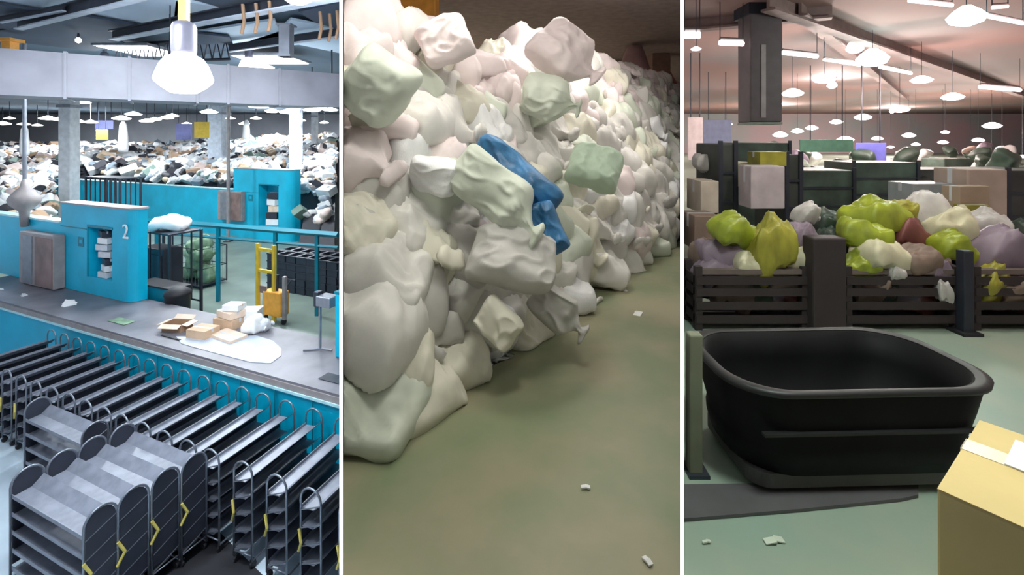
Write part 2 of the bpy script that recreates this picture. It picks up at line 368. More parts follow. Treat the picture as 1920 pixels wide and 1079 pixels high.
# ---- teal machines
def teal_machine(d, pxl, pxa, pxb, ztop, zwall, zbase, slot, win, label, door, num=False, zbd=None, tag_u=0):
    t = thing('sorting_booth', label, 'machine', UD(0, 0, 0), ROT)
    ul, ua, ub = upx(pxl, d), upx(pxa, d), upx(pxb, d)
    MB().box((ul, d, zbase), (ua, d+.25, zwall)).build('wall_panel', M_teal, t)
    MB().box((ul, d-.04, zwall), (ua, d+.29, zwall+.06)).build('top_trim', M_trim, t)
    s0, s1, sz0, sz1 = slot; us0, us1 = upx(s0, d), upx(s1, d)
    dep = .42 if num else .8
    m = MB(); m.box((ua, d, zbase), (us0, d+dep, ztop)); m.box((us0, d, sz1), (us1, d+dep, ztop)); m.box((us0, d, zbase), (us1, d+dep, sz0)); m.box((us0, d+dep*.85, sz0), (us1, d+dep, sz1))
    # rounded right corner
    r = dep*.55; pts = [(us1, d)]+[(ub-r+r*math.sin(a), d+r-r*math.cos(a)) for a in [R(90)*i/8 for i in range(9)]]+[(ub, d+dep), (us1, d+dep)]
    m.prism(pts, zbase, ztop); m.build('tower', M_teal, t)
    pts2 = [(ua-.03, d-.03)]+[(ub-r+(r+.03)*math.sin(a), d+r-(r+.03)*math.cos(a)) for a in [R(90)*i/8 for i in range(9)]]+[(ub+.03, d+dep+.03), (ua-.03, d+dep+.03)]
    MB().prism(pts2, ztop, ztop+.05).build('tower_trim', M_taupe, t)
    # recessed frame of the slot
    wp = .05; MB().box((us0-wp, d-.02, sz1-.02), (us1+wp, d, sz1+wp)).box((us0-wp, d-.02, sz0), (us0, d, sz1)).build('slot_frame', M_teald, t)
    MB().box((ua, d-.012, zwall-.1), (us0-.1, d, zwall-.07)).build('panel_seam', M_teald, t)
    uw, zw, sw = win; uw = upx(uw, d)
    w_ = MB().box((uw-sw, d-.015, zw-sw), (uw+sw, d-.005, zw+sw)); o = w_.build('window', M_teald, t)
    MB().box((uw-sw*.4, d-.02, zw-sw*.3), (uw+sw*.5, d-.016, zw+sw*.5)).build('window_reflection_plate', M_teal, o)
    if num:
        cu = bpy.data.curves.new('n', 'FONT'); cu.body = '2'; cu.size = .58; cu.extrude = .01; tmp = bpy.data.objects.new('n', cu); C.objects.link(tmp)
        bpy.context.view_layer.update(); me = bpy.data.meshes.new_from_object(tmp.evaluated_get(bpy.context.evaluated_depsgraph_get()))
        bpy.data.objects.remove(tmp); me.materials.clear(); me.materials.append(M_white)
        o = bpy.data.objects.new('number', me); C.objects.link(o); o.parent = t; o['label'] = 'white number 2'
        o.location = (ub-.36, d-.035, ztop-.80); o.rotation_euler = (R(90), 0, 0)
    # door
    dx0, dx1, dz0, dz1 = door; a, b = upx(dx0, d-.3), upx(dx1, d-.3)
    k = thing('utility_door', ('brown and grey cabinet door on the front teal wall' if num else 'grey brown cabinet door on the rear teal wall'), 'door', UD(0, 0, 0), ROT)
    MB().box((a, d-.30, dz0), (b, d-.005, dz1), bev=.02).build('cabinet_body', M_taupe, k)
    MB().box((a+(b-a)*.5, d-.33, dz0+.05), (b-.04, d-.30, dz1-.1)).build('door_leaf', M_brown, k)
    MB().box((a+(b-a)*.12, d-.32, dz0+.05), (a+(b-a)*.4, d-.30, dz1-.1)).build('side_leaf', M_steel, k)
    return t
teal_machine(DB, -60, 114, 246, 4.45, 3.84, 1.84, (166, 210, 2.35, 3.85), (152, 3.35, .14), 'front teal sorting booth marked 2 behind the conveyor', (36, 100, 1.86, 3.5), True)
teal_machine(21.6, 105, 438, 544, 4.45, 3.05, .0, (486, 522, .9, 3.5), (470, 2.6, .2), 'rear teal sorting booth and wall farther back in hall', (408, 452, 1.1, 3.0))
# parcels stacked in the slots
def carton(loc, sx, sy, sz, m, label, rz=0, name='carton', cat='box', group=None, tape=True, rot=None):
    t = thing(name, label, cat, loc, rz, group, rot=rot)
    MB().box((-sx/2, -sy/2, 0), (sx/2, sy/2, sz), bev=min(sx, sy, sz)*.04).build('box_body', m, t)
    if tape: MB().box((-sx/2-.002, -sy*.07, sz*.6), (sx/2+.002, sy*.07, sz+.003)).build('tape', M_white2 if m != M_white else M_cardp, t)
    return t
u = (upx(168, DB)+upx(209, DB))/2
for i in range(7):
    p = UD(u+rnd.uniform(-.1, .1), DB+.18, 2.36+i*.2)
    carton(p, .45, .26, .17, (M_white2, M_white, M_dark, M_white2)[i % 4], '%s parcel from the bottom in the slot of the booth marked 2' % ORD[i], ROT+rnd.uniform(-.3, .3), 'parcel', group='parcels in the front booth slot')
u = (upx(487, 21.6)+upx(521, 21.6))/2
for i in range(5):
    p = UD(u+rnd.uniform(-.15, .15), 22.1, .92+i*.42); carton(p, .8, .6, .38, (M_white, M_dark, M_cardp, M_white, M_dark)[i], '%s parcel from the bottom in the rear booth slot' % ORD[i], ROT+rnd.uniform(-.4, .4), 'parcel', group='parcels in the rear booth slot')
# stuff on top of / behind front booth: dark rack frames
def rackframe(loc, L, W, H, name, label, cat, rz=ROT, nb=3, m=M_dark, r=.035):
    t = thing(name, label, cat, loc, rz)
    for x in (-L/2, L/2):
        for y in (-W/2, W/2): MB().box((x-r, y-r, 0), (x+r, y+r, H)).build('leg', m, t)
    MB().box((-L/2, -W/2, H-.05), (L/2, W/2, H)).build('top_board', m, t)
    b = MB()
    for y in (-W/2, W/2):
        b.box((-L/2, y-.02, H*.3), (L/2, y+.02, H*.3+.05))
        for i in range(nb): x = -L/2+L*(i+1)/(nb+1); b.box((x-.02, y-.02, H*.3), (x+.02, y+.02, H))
    b.build('bracing', m, t); return t
rackframe(UD(upx(212, 12.5), 12.5, 0), 2.6, .8, 4.75, 'goods_rack', 'dark rack rising behind the booth marked 2', 'rack', nb=6)
rackframe(UD(upx(312, 10.0), 10.0, 0), 2.0, 1.0, 3.45, 'packing_table', 'dark high steel table right of the booth marked 2', 'table')
u_a, u_b = upx(262, 8.7), upx(330, 8.7)
t = thing('side_counter', 'low deep teal counter right of the booth marked 2', 'counter', UD(0, 0, 0), ROT)
MB().box((u_a, 8.6, 0), (u_b, 9.1, 2.15), bev=.02).build('counter_body', M_teald, t); MB().box((u_a-.02, 8.57, 2.15), (u_b+.02, 9.13, 2.2)).build('counter_top', M_black, t)
t = thing('control_cabinet', 'dark cabinet under the high steel table', 'cabinet', UD(upx(302, 9.9), 9.9, 0), ROT)
MB().box((-.6, -.3, 0), (.6, .3, 2.9), bev=.02).build('body', M_dark, t); MB().box((-.55, -.33, .2), (-.02, -.3, 2.7)).build('door', M_cartd, t); MB().box((.02, -.33, .2), (.55, -.3, 2.7)).build('door', M_cartd, t)

# ---- sacks (shared maker)
def sack_mesh(seed, L=.85, W=.6, H=.38, n=30, neck=False, wr=.026):
    rr = random.Random(seed); off = Vector((rr.uniform(-50, 50), rr.uniform(-50, 50), rr.uniform(-50, 50)))
    bend = rr.uniform(-.25, .25); skew = rr.uniform(-.2, .2); V = []; idx = {}; Fs = []
    def pos(u, v, s):
        prof = max(0, (1-u**4)*(1-v**4))**.42
        x = L/2*u*(1-.03*(1-v*v))*(1-.12*(u*v)**4); y = W/2*v*(1-.04*(1-u*u))*(1-.12*(u*v)**4); z = s*H/2*prof
        if neck and u > .35:
            k = (u-.35)/.65; sc = 1-.85*math.sin(min(1, k/.75)*math.pi/2)**1.5 if k < .75 else .15+.45*(k-.75)/.25
            y *= sc; z = s*(H/2*max(0, (1-v**4))**.42*sc*(1 if k < .75 else 1)*(.95-.4*k)) if k < .98 else 0
            x += L*.08*k
        p = Vector((x, y, z)); q = p+off
        w1 = noise.noise(q*3.2); w2 = 1-abs(noise.noise(Vector((q.x*4, q.y*7, q.z*5)))*2); w3 = 1-abs(noise.noise(q*9+Vector((7, 3, 1))))*2
        p += Vector((0, 0, s*prof))*(w1*.11+max(0, w2)**3*wr*1.6+w3*wr*.35)
        p += Vector(noise.noise_vector(q*2.0))*.045
        p += Vector(noise.noise_vector(q*5+Vector((3, 3, 3))))*.022
        p.z -= bend*p.x*p.x*1.2; p.y += skew*p.x*abs(p.x); p.z += .06*math.sin(p.x*5+off.x)*prof
        return p
    for s in (1, -1):
        for i in range(n+1):
            for j in range(n+1):
                if s == -1 and (i in (0, n) or j in (0, n)): idx[(s, i, j)] = idx[(1, i, j)]; continue
                u = -1+2*i/n; v = -1+2*j/n
                u = math.sin(u*math.pi/2)*.6+u*.4; v = math.sin(v*math.pi/2)*.6+v*.4
                idx[(s, i, j)] = len(V); V.append(pos(u, v, s))
        for i in range(n):
            for j in range(n):
                q = [idx[(s, i, j)], idx[(s, i+1, j)], idx[(s, i+1, j+1)], idx[(s, i, j+1)]]
                Fs.append(q if s == 1 else q[::-1])
    me = bpy.data.meshes.new('sack'); me.from_pydata([tuple(v) for v in V], [], Fs); me.shade_smooth(); return me
def sack_obj(me, m, name='sack'):
    o = bpy.data.objects.new(name, me); C.objects.link(o)
    if not me.materials: me.materials.append(m)
    o.material_slots[0].link = 'OBJECT'; o.material_slots[0].material = m
    return o
SM = [sack_mesh(100+i, L=.90, W=.66+.04*(i % 3), H=.44+.04*(i % 2), neck=(i % 3 == 1)) for i in range(9)]
SMALL = [sack_mesh(300+i, n=10, H=.42, neck=(i % 2 == 1)) for i in range(5)]

o = sack_obj(SM[0], M_white); tag(o, 'white sack lying on the high steel table beside booth 2', 'sack'); o.location = UD(upx(318, 10.0), 10.0, 3.66); o.rotation_euler = (0, 0, .3); o.scale = (1.2, 1.3, .9)

# ---- parcels on belt
def open_carton(loc, s, rz, label, m=M_cardp):
    t = thing('open_carton', label, 'box', loc, rz); b = MB(); th = .012
    b.box((-s/2, -s*.35, 0), (s/2, s*.35, th)).box((-s/2, -s*.35, th), (-s/2+th, s*.35, s*.35)).box((s/2-th, -s*.35, th), (s/2, s*.35, s*.35)).box((-s/2+th, -s*.35, th), (s/2-th, -s*.35+th, s*.35)).box((-s/2+th, s*.35-th, th), (s/2-th, s*.35, s*.35))
    b.build('box_body', M_cardd, t)
    for a, T in ((1, (s/2, 0)), (-1, (-s/2, 0))):
        MB().box((0, -s*.34, 0), (s*.28, s*.34, .01), Matrix.Translation((T[0], 0, s*.35))@Matrix.Rotation(0 if a > 0 else math.pi, 4, 'Z')@Matrix.Rotation(R(12), 4, 'Y')).build('flap', m, t)
    MB().box((-s*.5, 0, 0), (s*.5, s*.26, .01), Matrix.Translation((0, s*.35, s*.35))@Matrix.Rotation(R(35), 4, 'X')).build('flap', m, t)
    MB().box((-s*.5, -s*.26, 0), (s*.5, 0, .01), Matrix.Translation((0, -s*.35, s*.35))@Matrix.Rotation(R(25), 4, 'X')).build('flap', m, t)
    return t
BZ = 1.831
open_carton(Pz(333, 618, BZ), .52, ROT+.3, 'open brown carton with raised pale flaps on the belt')
carton(Pz(381, 630, BZ), .55, .42, .20, M_card, 'tan closed carton on the belt right of the open carton', ROT+.15)
carton(Pz(428, 633, BZ), .85, .42, .07, M_cardp, 'flat pale carton lying on the belt in front of the stack', ROT-.1)
carton(Pz(432, 612, BZ), .62, .45, .24, M_card, 'bottom box of the carton stack on the belt', ROT+.1)
carton(Pz(432, 612, BZ)+Vector((.02, 0, .25)), .58, .4, .16, M_cardp, 'pale middle box of the carton stack on the belt', ROT-.12)
carton(Pz(432, 612, BZ)+Vector((.10, 0, .42)), .42, .32, .14, M_white, 'small topmost box of the carton stack on the belt', ROT+.3)
carton(Pz(457, 613, BZ)+Vector((.05, .25, 0)), .46, .4, .36, M_white, 'white box right of the carton stack on the belt', ROT+.5)
o = sack_obj(SM[1], M_white); tag(o, 'white plastic parcel bag at the right end of the boxes on belt', 'bag'); o.location = Pz(478, 622, BZ)+Vector((0, 0, .14)); o.scale = (.6, .7, .7)
o = sack_obj(SM[4], M_white2); tag(o, 'small grey bag behind the white parcel bag on the belt edge', 'bag'); o.location = Pz(494, 620, BZ)+Vector((0, .05, .1)); o.scale = (.4, .5, .5); o.rotation_euler = (0, 0, 1)
# round black bin behind open carton
t = thing('waste_bin', 'black round bin behind the open carton', 'bin', UD(upx(333, 8.75), 8.75, 0), 0)
MB().lathe([(.24, 0), (.27, .05), (.32, 2.0), (.34, 2.02), (.34, 2.08), (.2, 2.2), (.05, 2.24)], 24).build('body', M_black, t, True)
# pale reflection with rounded right end, standing in for light reflected on the belt
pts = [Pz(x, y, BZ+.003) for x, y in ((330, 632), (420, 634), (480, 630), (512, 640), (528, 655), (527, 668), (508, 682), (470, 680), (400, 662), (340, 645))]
tag(MB().prism([(p.x, p.y) for p in pts], BZ, BZ+.012).build('pale_reflection', M_pale), 'thin sheet painting a pale light reflection with rounded end on the belt', 'sheet')

# ---- yellow stacker
p = Pz(512, 608, 0); t = thing('pallet_stacker', 'yellow hand pallet stacker with tall mast behind the cartons', 'stacker', (p.x, p.y, 0), ROT)
hm = 2.75
for x in (-.75, .05): MB().box((x-.055, -.06, .08), (x+.055, .06, hm), bev=.012).build('mast_rail', M_yel, t)
for z in (hm-.25, 1.75, .35): MB().box((-.72, -.04, z), (.02, .04, z+.1)).build('mast_crossbar', M_yel, t)
MB().box((-.42, -.10, .3), (.42, .32, 1.15), bev=.05).build('hydraulic_cover', M_orange, t)
MB().tube([(.1, .05, .9), (.1, .1, 1.7)], .05).build('lift_cylinder', M_dark, t)
for x in (-.6, -.1): MB().box((x-.08, -1.2, .08), (x+.08, 0, .14)).build('fork', M_yel, t)
for x in (-.5, .4):
    MB().lathe([(.1, -.03), (.11, 0), (.1, .03)], 16, Matrix.Translation((x, .1, .112))@Matrix.Rotation(R(90), 4, 'Y')).build('wheel', M_black, t)
MB().tube([(.15, .32, 1.1), (.2, .55, 1.35), (.2, .6, 1.4)], .025).tube([(.0, .6, 1.4), (.4, .6, 1.4)], .025).build('steering_handle', M_dark, t)
MB().box((.42, .0, .2), (.55, .12, 1.7), bev=.02).build('side_guard', M_taupe, t)
MB().box((-.55, -.09, 1.05), (-.25, -.04, 1.3)).build('control_lever_box', M_brown, t)

# stand with terminal at right and teal post
p = Pz(600, 656, BZ); t = thing('terminal_stand', 'thin grey stand with a small scanner box at right edge of belt', 'stand', p, ROT)
MB().tube([(0, 0, .02), (0, 0, 1.05)], .03).build('pole', M_steel, t)
MB().tube([(0, 0, .03), (-.15, -.12, .02), (-.28, -.2, .02)], .025).tube([(0, 0, .03), (.3, .05, .02)], .02).build('foot', M_steel, t)
MB().box((.02, -.15, 1.0), (.42, .15, 1.22), bev=.02).build('scanner_box', M_steel, t)
MB().box((-.12, -.08, .95), (.02, .08, 1.28), bev=.02).build('scanner_head', M_dark, t)
p = Pz(634, 672, BZ); t = thing('corner_post', 'bright teal machine corner at the right edge of the hall view', 'post', p, ROT)
MB().box((-.09, 0, 0), (.14, .5, 1.35), bev=.03).build('post_body', M_teal, t); MB().box((-.1, -.01, 1.35), (.15, .51, 1.4)).build('post_cap', M_teald, t)

# hanging poles
p = P(46, 385, 15.6)
t = thing('ceiling_pole', 'thin grey pole with a grey motor cone above the front teal wall', 'pole', (p.x, p.y, 3.9)); MB().tube([(0, 0, .8), (0, 0, 5.7)], .055).build('pole', M_steel, t)
MB().lathe([(.10, -.3), (.14, .2), (.38, .45), (.42, .6), (.36, .72), (.12, 1.0), (.06, 1.25)], 20).build('motor_housing', M_taupe, t, True)
p = P(428, 385, 30); t = thing('ceiling_pole', 'long thin grey pole left of the rear teal tower', 'pole', (p.x, p.y, 0)); MB().tube([(0, 0, 0), (0, 0, 9.6)], .1).build('pole', M_taupe, t)
MB().box((-.2, -.2, 0), (.2, .2, .05)).build('base_plate', M_dark, t)

# ---- mid hall: green cage, rail, dark crate racks
t = thing('conveyor_rail', 'long deep green conveyor rail sloping across behind the yellow stacker', 'rail')
a, b = P(262, 412, 20.5), P(634, 441, 17.2)
MB().tube([a, b], .11, 4).build('rail', M_teald, t); MB().tube([a-Vector((0, 0, .5)), b-Vector((0, 0, .45))], .06, 4).build('lower_rail', M_teald, t)
for px in (300, 425, 530, 600):
    f = (px-262)/372; q = a+(b-a)*f; MB().box((q.x-.06, q.y-.06, 0), (q.x+.06, q.y+.06, q.z)).build('support', M_teald, t)
def cage(px, py, W, Dp, H, label, rz=ROT):
    p = Pz(px, py, 0); t = thing('cage_trolley', label, 'trolley', p, rz)
    m = MB()
    for x in (-W/2, W/2):
        for y in (-Dp/2, Dp/2): m.tube([(x, y, .1), (x, y, H)], .03, 6)
    for z in (.15, H*.5, H):
        m.tube([(-W/2, -Dp/2, z), (W/2, -Dp/2, z), (W/2, Dp/2, z), (-W/2, Dp/2, z)], .02, 6, closed=True)
    m.build('frame', M_dark, t); w_ = MB()
    for i in range(9): x = -W/2+W*(i+.5)/9; w_.tube([(x, -Dp/2, .15), (x, -Dp/2, H)], .008, 4); w_.tube([(x, Dp/2, .15), (x, Dp/2, H)], .008, 4)
    w_.build('wire_mesh', M_green, t); MB().box((-W/2, -Dp/2, .12), (W/2, Dp/2, .16)).build('base', M_dark, t)
    for x in (-1, 1): MB().lathe([(.06, -.02), (.06, .02)], 12, Matrix.Translation((x*W*.4, -Dp*.4, .06))@Matrix.Rotation(R(90), 4, 'X')).build('wheel', M_black, t)
    return t
cage(374, 532, 1.9, 1.2, 1.7, 'green wire cage trolley full of sacks left of the yellow stacker')
pc = Pz(374, 532, 0)
for i, (du, dd, dz) in enumerate(((-.5, 0, .45), (.35, .1, .45), (-.1, 0, .9), (-.45, .1, 1.35), (.3, 0, 1.3), (0, 0, 1.75))):
    o = sack_obj(SM[i % 9], M_green if i != 3 else mat('pale green bag', (.38, .50, .36), .5, scale=5, var=.3)); v = UA*du+NA*dd
    tag(o, '%s green sack from the bottom in the green cage trolley' % ORD[i], 'sack', 'sacks in the green cage'); o.location = (pc.x+v.x, pc.y+v.y, dz); o.rotation_euler = (rnd.uniform(-.3, .3), rnd.uniform(-.3, .3), rnd.random()*3); o.scale = (1.1, 1.1, 1.2)
# rack of dark crates
pr = Pz(520, 540, 0)
def crate(name, W, Dp, H, m):
    b = MB(); th = .03
    b.box((-W/2, -Dp/2, 0), (W/2, Dp/2, th)).box((-W/2, -Dp/2, th), (-W/2+th, Dp/2, H)).box((W/2-th, -Dp/2, th), (W/2, Dp/2, H)).box((-W/2+th, -Dp/2, th), (W/2-th, -Dp/2+th, H)).box((-W/2+th, Dp/2-th, th), (W/2-th, Dp/2, H))
    b.box((-W/2-.02, -Dp/2-.02, H-.05), (W/2+.02, -Dp/2, H)).box((-W/2-.02, Dp/2, H-.05), (W/2+.02, Dp/2+.02, H)).box((-W/2-.02, -Dp/2, H-.05), (-W/2, Dp/2, H)).box((W/2, -Dp/2, H-.05), (W/2+.02, Dp/2, H))
    return b.build(name, m)
c0 = crate('crate', .5, .6, .30, M_cartd); ci = 0
for r_ in range(2):
  for lv in range(5):
    for k in range(9):
        o = c0 if ci == 0 else c0.copy()
        if ci: C.objects.link(o)
        v = UA*(k*.56)+NA*(r_*.7); o.location = (pr.x+v.x, pr.y+v.y, .01+lv*.31); o.rotation_euler = (0, 0, ROT+rnd.uniform(-.08, .08)); ci += 1
        tag(o, 'black crate, %s column from left, %s layer up, %s rank behind the stacker' % (ORD[k], ORD[lv], 'front' if r_ == 0 else 'rear'), 'crate', 'dark crates right of the yellow stacker')

# ---- sea of parcels
def heap_z(x, y):
    f = max(0, min(1, (y-22)/34)); return .35+4.8*f**.8+1.3*f*max(0, min(1, (x/y+.72)*2.6))+.55*noise.noise(Vector((x*.16, y*.16, 3)))
PM = {}
def pm(name, c, r=.6): return mat('parcel '+name, c, r, scale=2, var=.15)
PCOL = [pm('white', (.80, .80, .80)), pm('grey white', (.62, .64, .66)), pm('pale pink', (.74, .60, .56)), pm('brown', (.42, .28, .18)), pm('black', (.03, .03, .04)), pm('tan', (.60, .46, .32)), pm('blue grey', (.30, .36, .42)), pm('dull green', (.16, .24, .20))]
PNAME = ['white', 'light grey', 'pale pink', 'brown', 'black', 'tan', 'blue-grey', 'dull green']
PW = [30, 18, 9, 10, 17, 6, 8, 6]
cub = MB().box((-.5, -.4, -.3), (.5, .4, .3), bev=.03).build('parcel', PCOL[0]); cubm = cub.data; bpy.data.objects.remove(cub)
bm_ = MB()
base_pts = []
for i in range(3600):
    # even in image space so that far ones are not crowded
    px = rnd.uniform(-40, 634); Y = 21+39*rnd.random()**.8
    k = (px-PX)/F; x = min(k*Y, (634-PX)/F*Y-.75)
    dd = .4003*x+.9164*Y
    if 20.8 < dd < 24.4 and upx(95, 21.6) < (.9164*x-.4003*Y) < upx(575, 21.6): continue
    if dd < 14: continue
    if dd < 20.8 and (px > 100): continue
    base_pts.append((Y, px, x))
base_pts.sort(); vis = rnd.sample(range(len(base_pts)//2), min(300, len(base_pts)//2)); vis = set(vis)
merged = bmesh.new()
cnt = 0
for i, (Y, px, x) in enumerate(base_pts):
    s = rnd.uniform(.45, 1.1)*(1 if Y < 40 else 1.2)
    ci = rnd.choices(range(8), PW)[0]
    if px < 120 and Y > 25 and rnd.random() < .2: ci = 2
    z = heap_z(x, Y)+rnd.uniform(0, .45)
    rot = (rnd.uniform(-.8, .8), rnd.uniform(-.8, .8), rnd.random()*3.1)
    bag = rnd.random() < .6
    me = SMALL[i % 5] if bag else cubm
    sc = (s*1.25, s*1.25, s) if bag else (s, s*.95, s*.8)
    if i in vis:
        o = sack_obj(me, PCOL[ci], 'parcel_bag' if bag else 'parcel_box'); o.location = (x, Y, z); o.rotation_euler = rot; o.scale = sc
        land = ['at the far left end', 'left of the grey column', 'between grey column and lime banner', 'below the big lamp', 'behind the rear booth wall', 'around the orange sign', 'behind the rear booth tower', 'right of the rear booth tower'][0 if px < 50 else 1 if px < 120 else 2 if px < 200 else 4 if px < 300 else 3 if px < 350 else 5 if px < 440 else 6 if px < 556 else 7]
        tag(o, '%s %s %s, %s on the big heap' % (PNAME[ci], 'bag' if bag else 'box', land, 'low' if Y < 32 else 'halfway up' if Y < 44 else 'high up'), 'parcel', 'parcels on the big heap')
    else:
        from mathutils import Euler
        Mx = Matrix.LocRotScale(Vector((x, Y, z)), Euler(rot), Vector(sc))
        nv = len(merged.verts); merged.from_mesh(me); merged.verts.ensure_lookup_table(); vs = merged.verts[nv:]
        bmesh.ops.transform(merged, matrix=Mx, verts=vs)
        nf = len(me.polygons); merged.faces.ensure_lookup_table()
        for f in merged.faces[len(merged.faces)-nf:]: f.material_index = ci; f.smooth = bag
me = bpy.data.meshes.new('parcel_heap')
# ground sheet of the heap, coloured black for the shade in the gaps
nx_, ny_ = 60, 40; grid = []
for j in range(ny_+1):
    Y = 20+43*j/ny_
    row = []
    for i in range(nx_+1):
        x = (-60+(694)*i/nx_-PX)/F*Y-.2; dd = .4003*x+.9164*Y; u = .9164*x-.4003*Y
        z = heap_z(x, Y)
        if (20.0 < dd < 24.8 and upx(90, 21.6) < u < upx(575, 21.6)) or (dd < 20.8 and u > upx(90, 21.6)) or dd < 14.5: z = -.05
        row.append(merged.verts.new((x, Y, z)))
    grid.append(row)
for j in range(ny_):
    for i in range(nx_):
        f = merged.faces.new((grid[j][i], grid[j][i+1], grid[j+1][i+1], grid[j+1][i])); f.material_index = 4
merged.to_mesh(me); merged.free()
for m_ in PCOL: me.materials.append(m_)
o = bpy.data.objects.new('parcel_heap', me); C.objects.link(o); tag(o, 'huge heap of mixed bags and boxes filling the back of the hall', 'parcels', kind='stuff')

# far columns, tall white bundles and signs
for i, (px, y0, y1, wpx, Y, m, lb) in enumerate(((130, 225, 335, 22, 34, M_white2, 'grey concrete column left of the yellow-green banner'), (410, 225, 300, 26, 44, M_beam, 'pale grey column right of the orange sign'), (555, 215, 330, 18, 40, M_beam, 'pale column far right in hall'), (590, 225, 300, 10, 50, M_white2, 'thin pale column at the right rear of hall'))):
    p = P(px, y1, Y); wd = wpx/F*Y; t = thing('hall_column', lb, 'column', (p.x, p.y, 0)); MB().box((-wd/2, -wd/2, 0), (wd/2, wd/2, 9.6), bev=.05).build('shaft', m, t)
    MB().box((-wd*.6, -wd*.6, 8.6), (wd*.6, wd*.6, 8.8)).build('collar', M_steel, t)
for i, (px, y0, y1, wpx, lb) in enumerate(((46, 237, 292, 14, 'tall white wrapped bundle near the left end of the parcel heap'), (231, 228, 285, 15, 'tall white wrapped bundle between banner and lamp'), (462, 225, 262, 12, 'white wrapped bundle standing far back right of the orange sign'))):
    Y = 42; a, b = P(px, y0, Y), P(px, y1, Y); h = a.z-b.z; wd = wpx/F*Y/2
    o = tag(MB().lathe([(wd*.9, 0), (wd*1.1, h*.1), (wd, h*.5), (wd*.75, h*.9), (wd*.3, h)], 12, Matrix.Translation(b)).build('wrapped_bundle', M_white, None, True), lb, 'bundle')
def sign(px0, px1, y0, y1, Y, m, lb, name='hanging_sign'):
    a, b = P(px0, y0, Y), P(px1, y1, Y); t = thing(name, lb, 'sign', (a.x, Y, b.z)); MB().box((0, 0, 0), (b.x-a.x, .06, a.z-b.z)).build('board', m, t)
    MB().tube([(.2, .03, a.z-b.z), (.2, .03, 9.6-b.z)], .03, 5).tube([(b.x-a.x-.2, .03, a.z-b.z), (b.x-a.x-.2, .03, 9.6-b.z)], .03, 5).build('hanger', M_dark, t); return t
sign(364, 392, 229, 259, 40, M_yel, 'bright orange yellow hanging sign in the middle of the hall')
sign(180, 202, 243, 262, 40, mat('lime banner', (.50, .55, .05), .6), 'yellow-green banner hanging left in the hall')
sign(330, 358, 232, 262, 46, mat('blue violet banner', (.14, .15, .34), .6), 'blue-violet banner left of the orange sign')
sign(178, 212, 226, 242, 42, mat('blue violet banner', (.14, .15, .34), .6), 'blue-violet banner above the yellow-green banner')

# ================================================================= MIDDLE BAY: sack pile
ZM = 4.1
M_floorM = mat('olive floor paint', (.20, .24, .135), .45, scale=1.3, col2=(.31, .285, .185), bump=.04)
struct('floor_sack_bay', MB().prism(bay_poly(640.5, 1278.4, 2.0, 34), ZM-.25, ZM), M_floorM)
struct('ceiling_sack_bay', MB().prism(bay_poly(640.5, 1278.4, 1.2, 34), 10.3, 10.5), mat('mauve ceiling', (.30, .24, .24), .8))
M_wallM = mat('mauve grey wall', (.30, .25, .25), .85, scale=.5, var=.2)
a, b = P(641, 258, 34), P(1278, 258, 34); struct('wall_rear', MB().box((a.x, 34, ZM), (b.x, 34.3, 10.3)), M_wallM)
Bm = Vector((.551, .834, 0)); Om = Vector((.834, -.551, 0)); B0 = Vector((-.333, 5.0, 0))
SMT = [mat('sack offwhite', (.68, .66, .62), .6, scale=5, var=.05, bump=.08, bscale=25), mat('sack cream', (.70, .67, .56), .6, scale=5, var=.05, bump=.08, bscale=25),
       mat('sack pale green', (.60, .64, .54), .6, scale=5, var=.05, bump=.08, bscale=25), mat('sack pinkish', (.74, .64, .63), .6, scale=5, var=.05, bump=.08, bscale=25),
       mat('sack grey', (.53, .51, .48), .6, scale=5, var=.06, bump=.08, bscale=25), mat('sack white', (.80, .80, .80), .55, scale=5, var=.03, bump=.2, bscale=60)]
SMN = ['off-white', 'cream', 'pale green', 'pinkish white', 'grey-white', 'bright white']
kL, kR = (643.2-PX)/F, (1275.2-PX)/F
def clamp_bay(o):
    """press the sack flat against the divider it leans on"""
    bpy.context.view_layer.update
    Mw = Matrix.LocRotScale(o.location, o.rotation_euler, o.scale); me = o.data; need = False
    for v in me.vertices:
        q = Mw@v.co
        if q.x < kL*q.y+.004 or q.x > kR*q.y-.004 or q.z < ZM+.003: need = True; break
    if not need: return
    me = me.copy(); inv = Mw.inverted(); om = o.material_slots[0].material; o.data = me
    o.material_slots[0].link = 'OBJECT'; o.material_slots[0].material = om
    for v in me.vertices:
        q = Mw@v.co; y = q.y
        q.x = min(max(q.x, kL*y+.004), kR*y-.004); q.z = max(q.z, ZM+.003); v.co = inv@q
NL = 13
mr = random.Random(21)
LN = ['bottom layer']+[ORD[i]+' layer up' for i in range(1, NL-1)]+['topmost layer']
blue_c = []
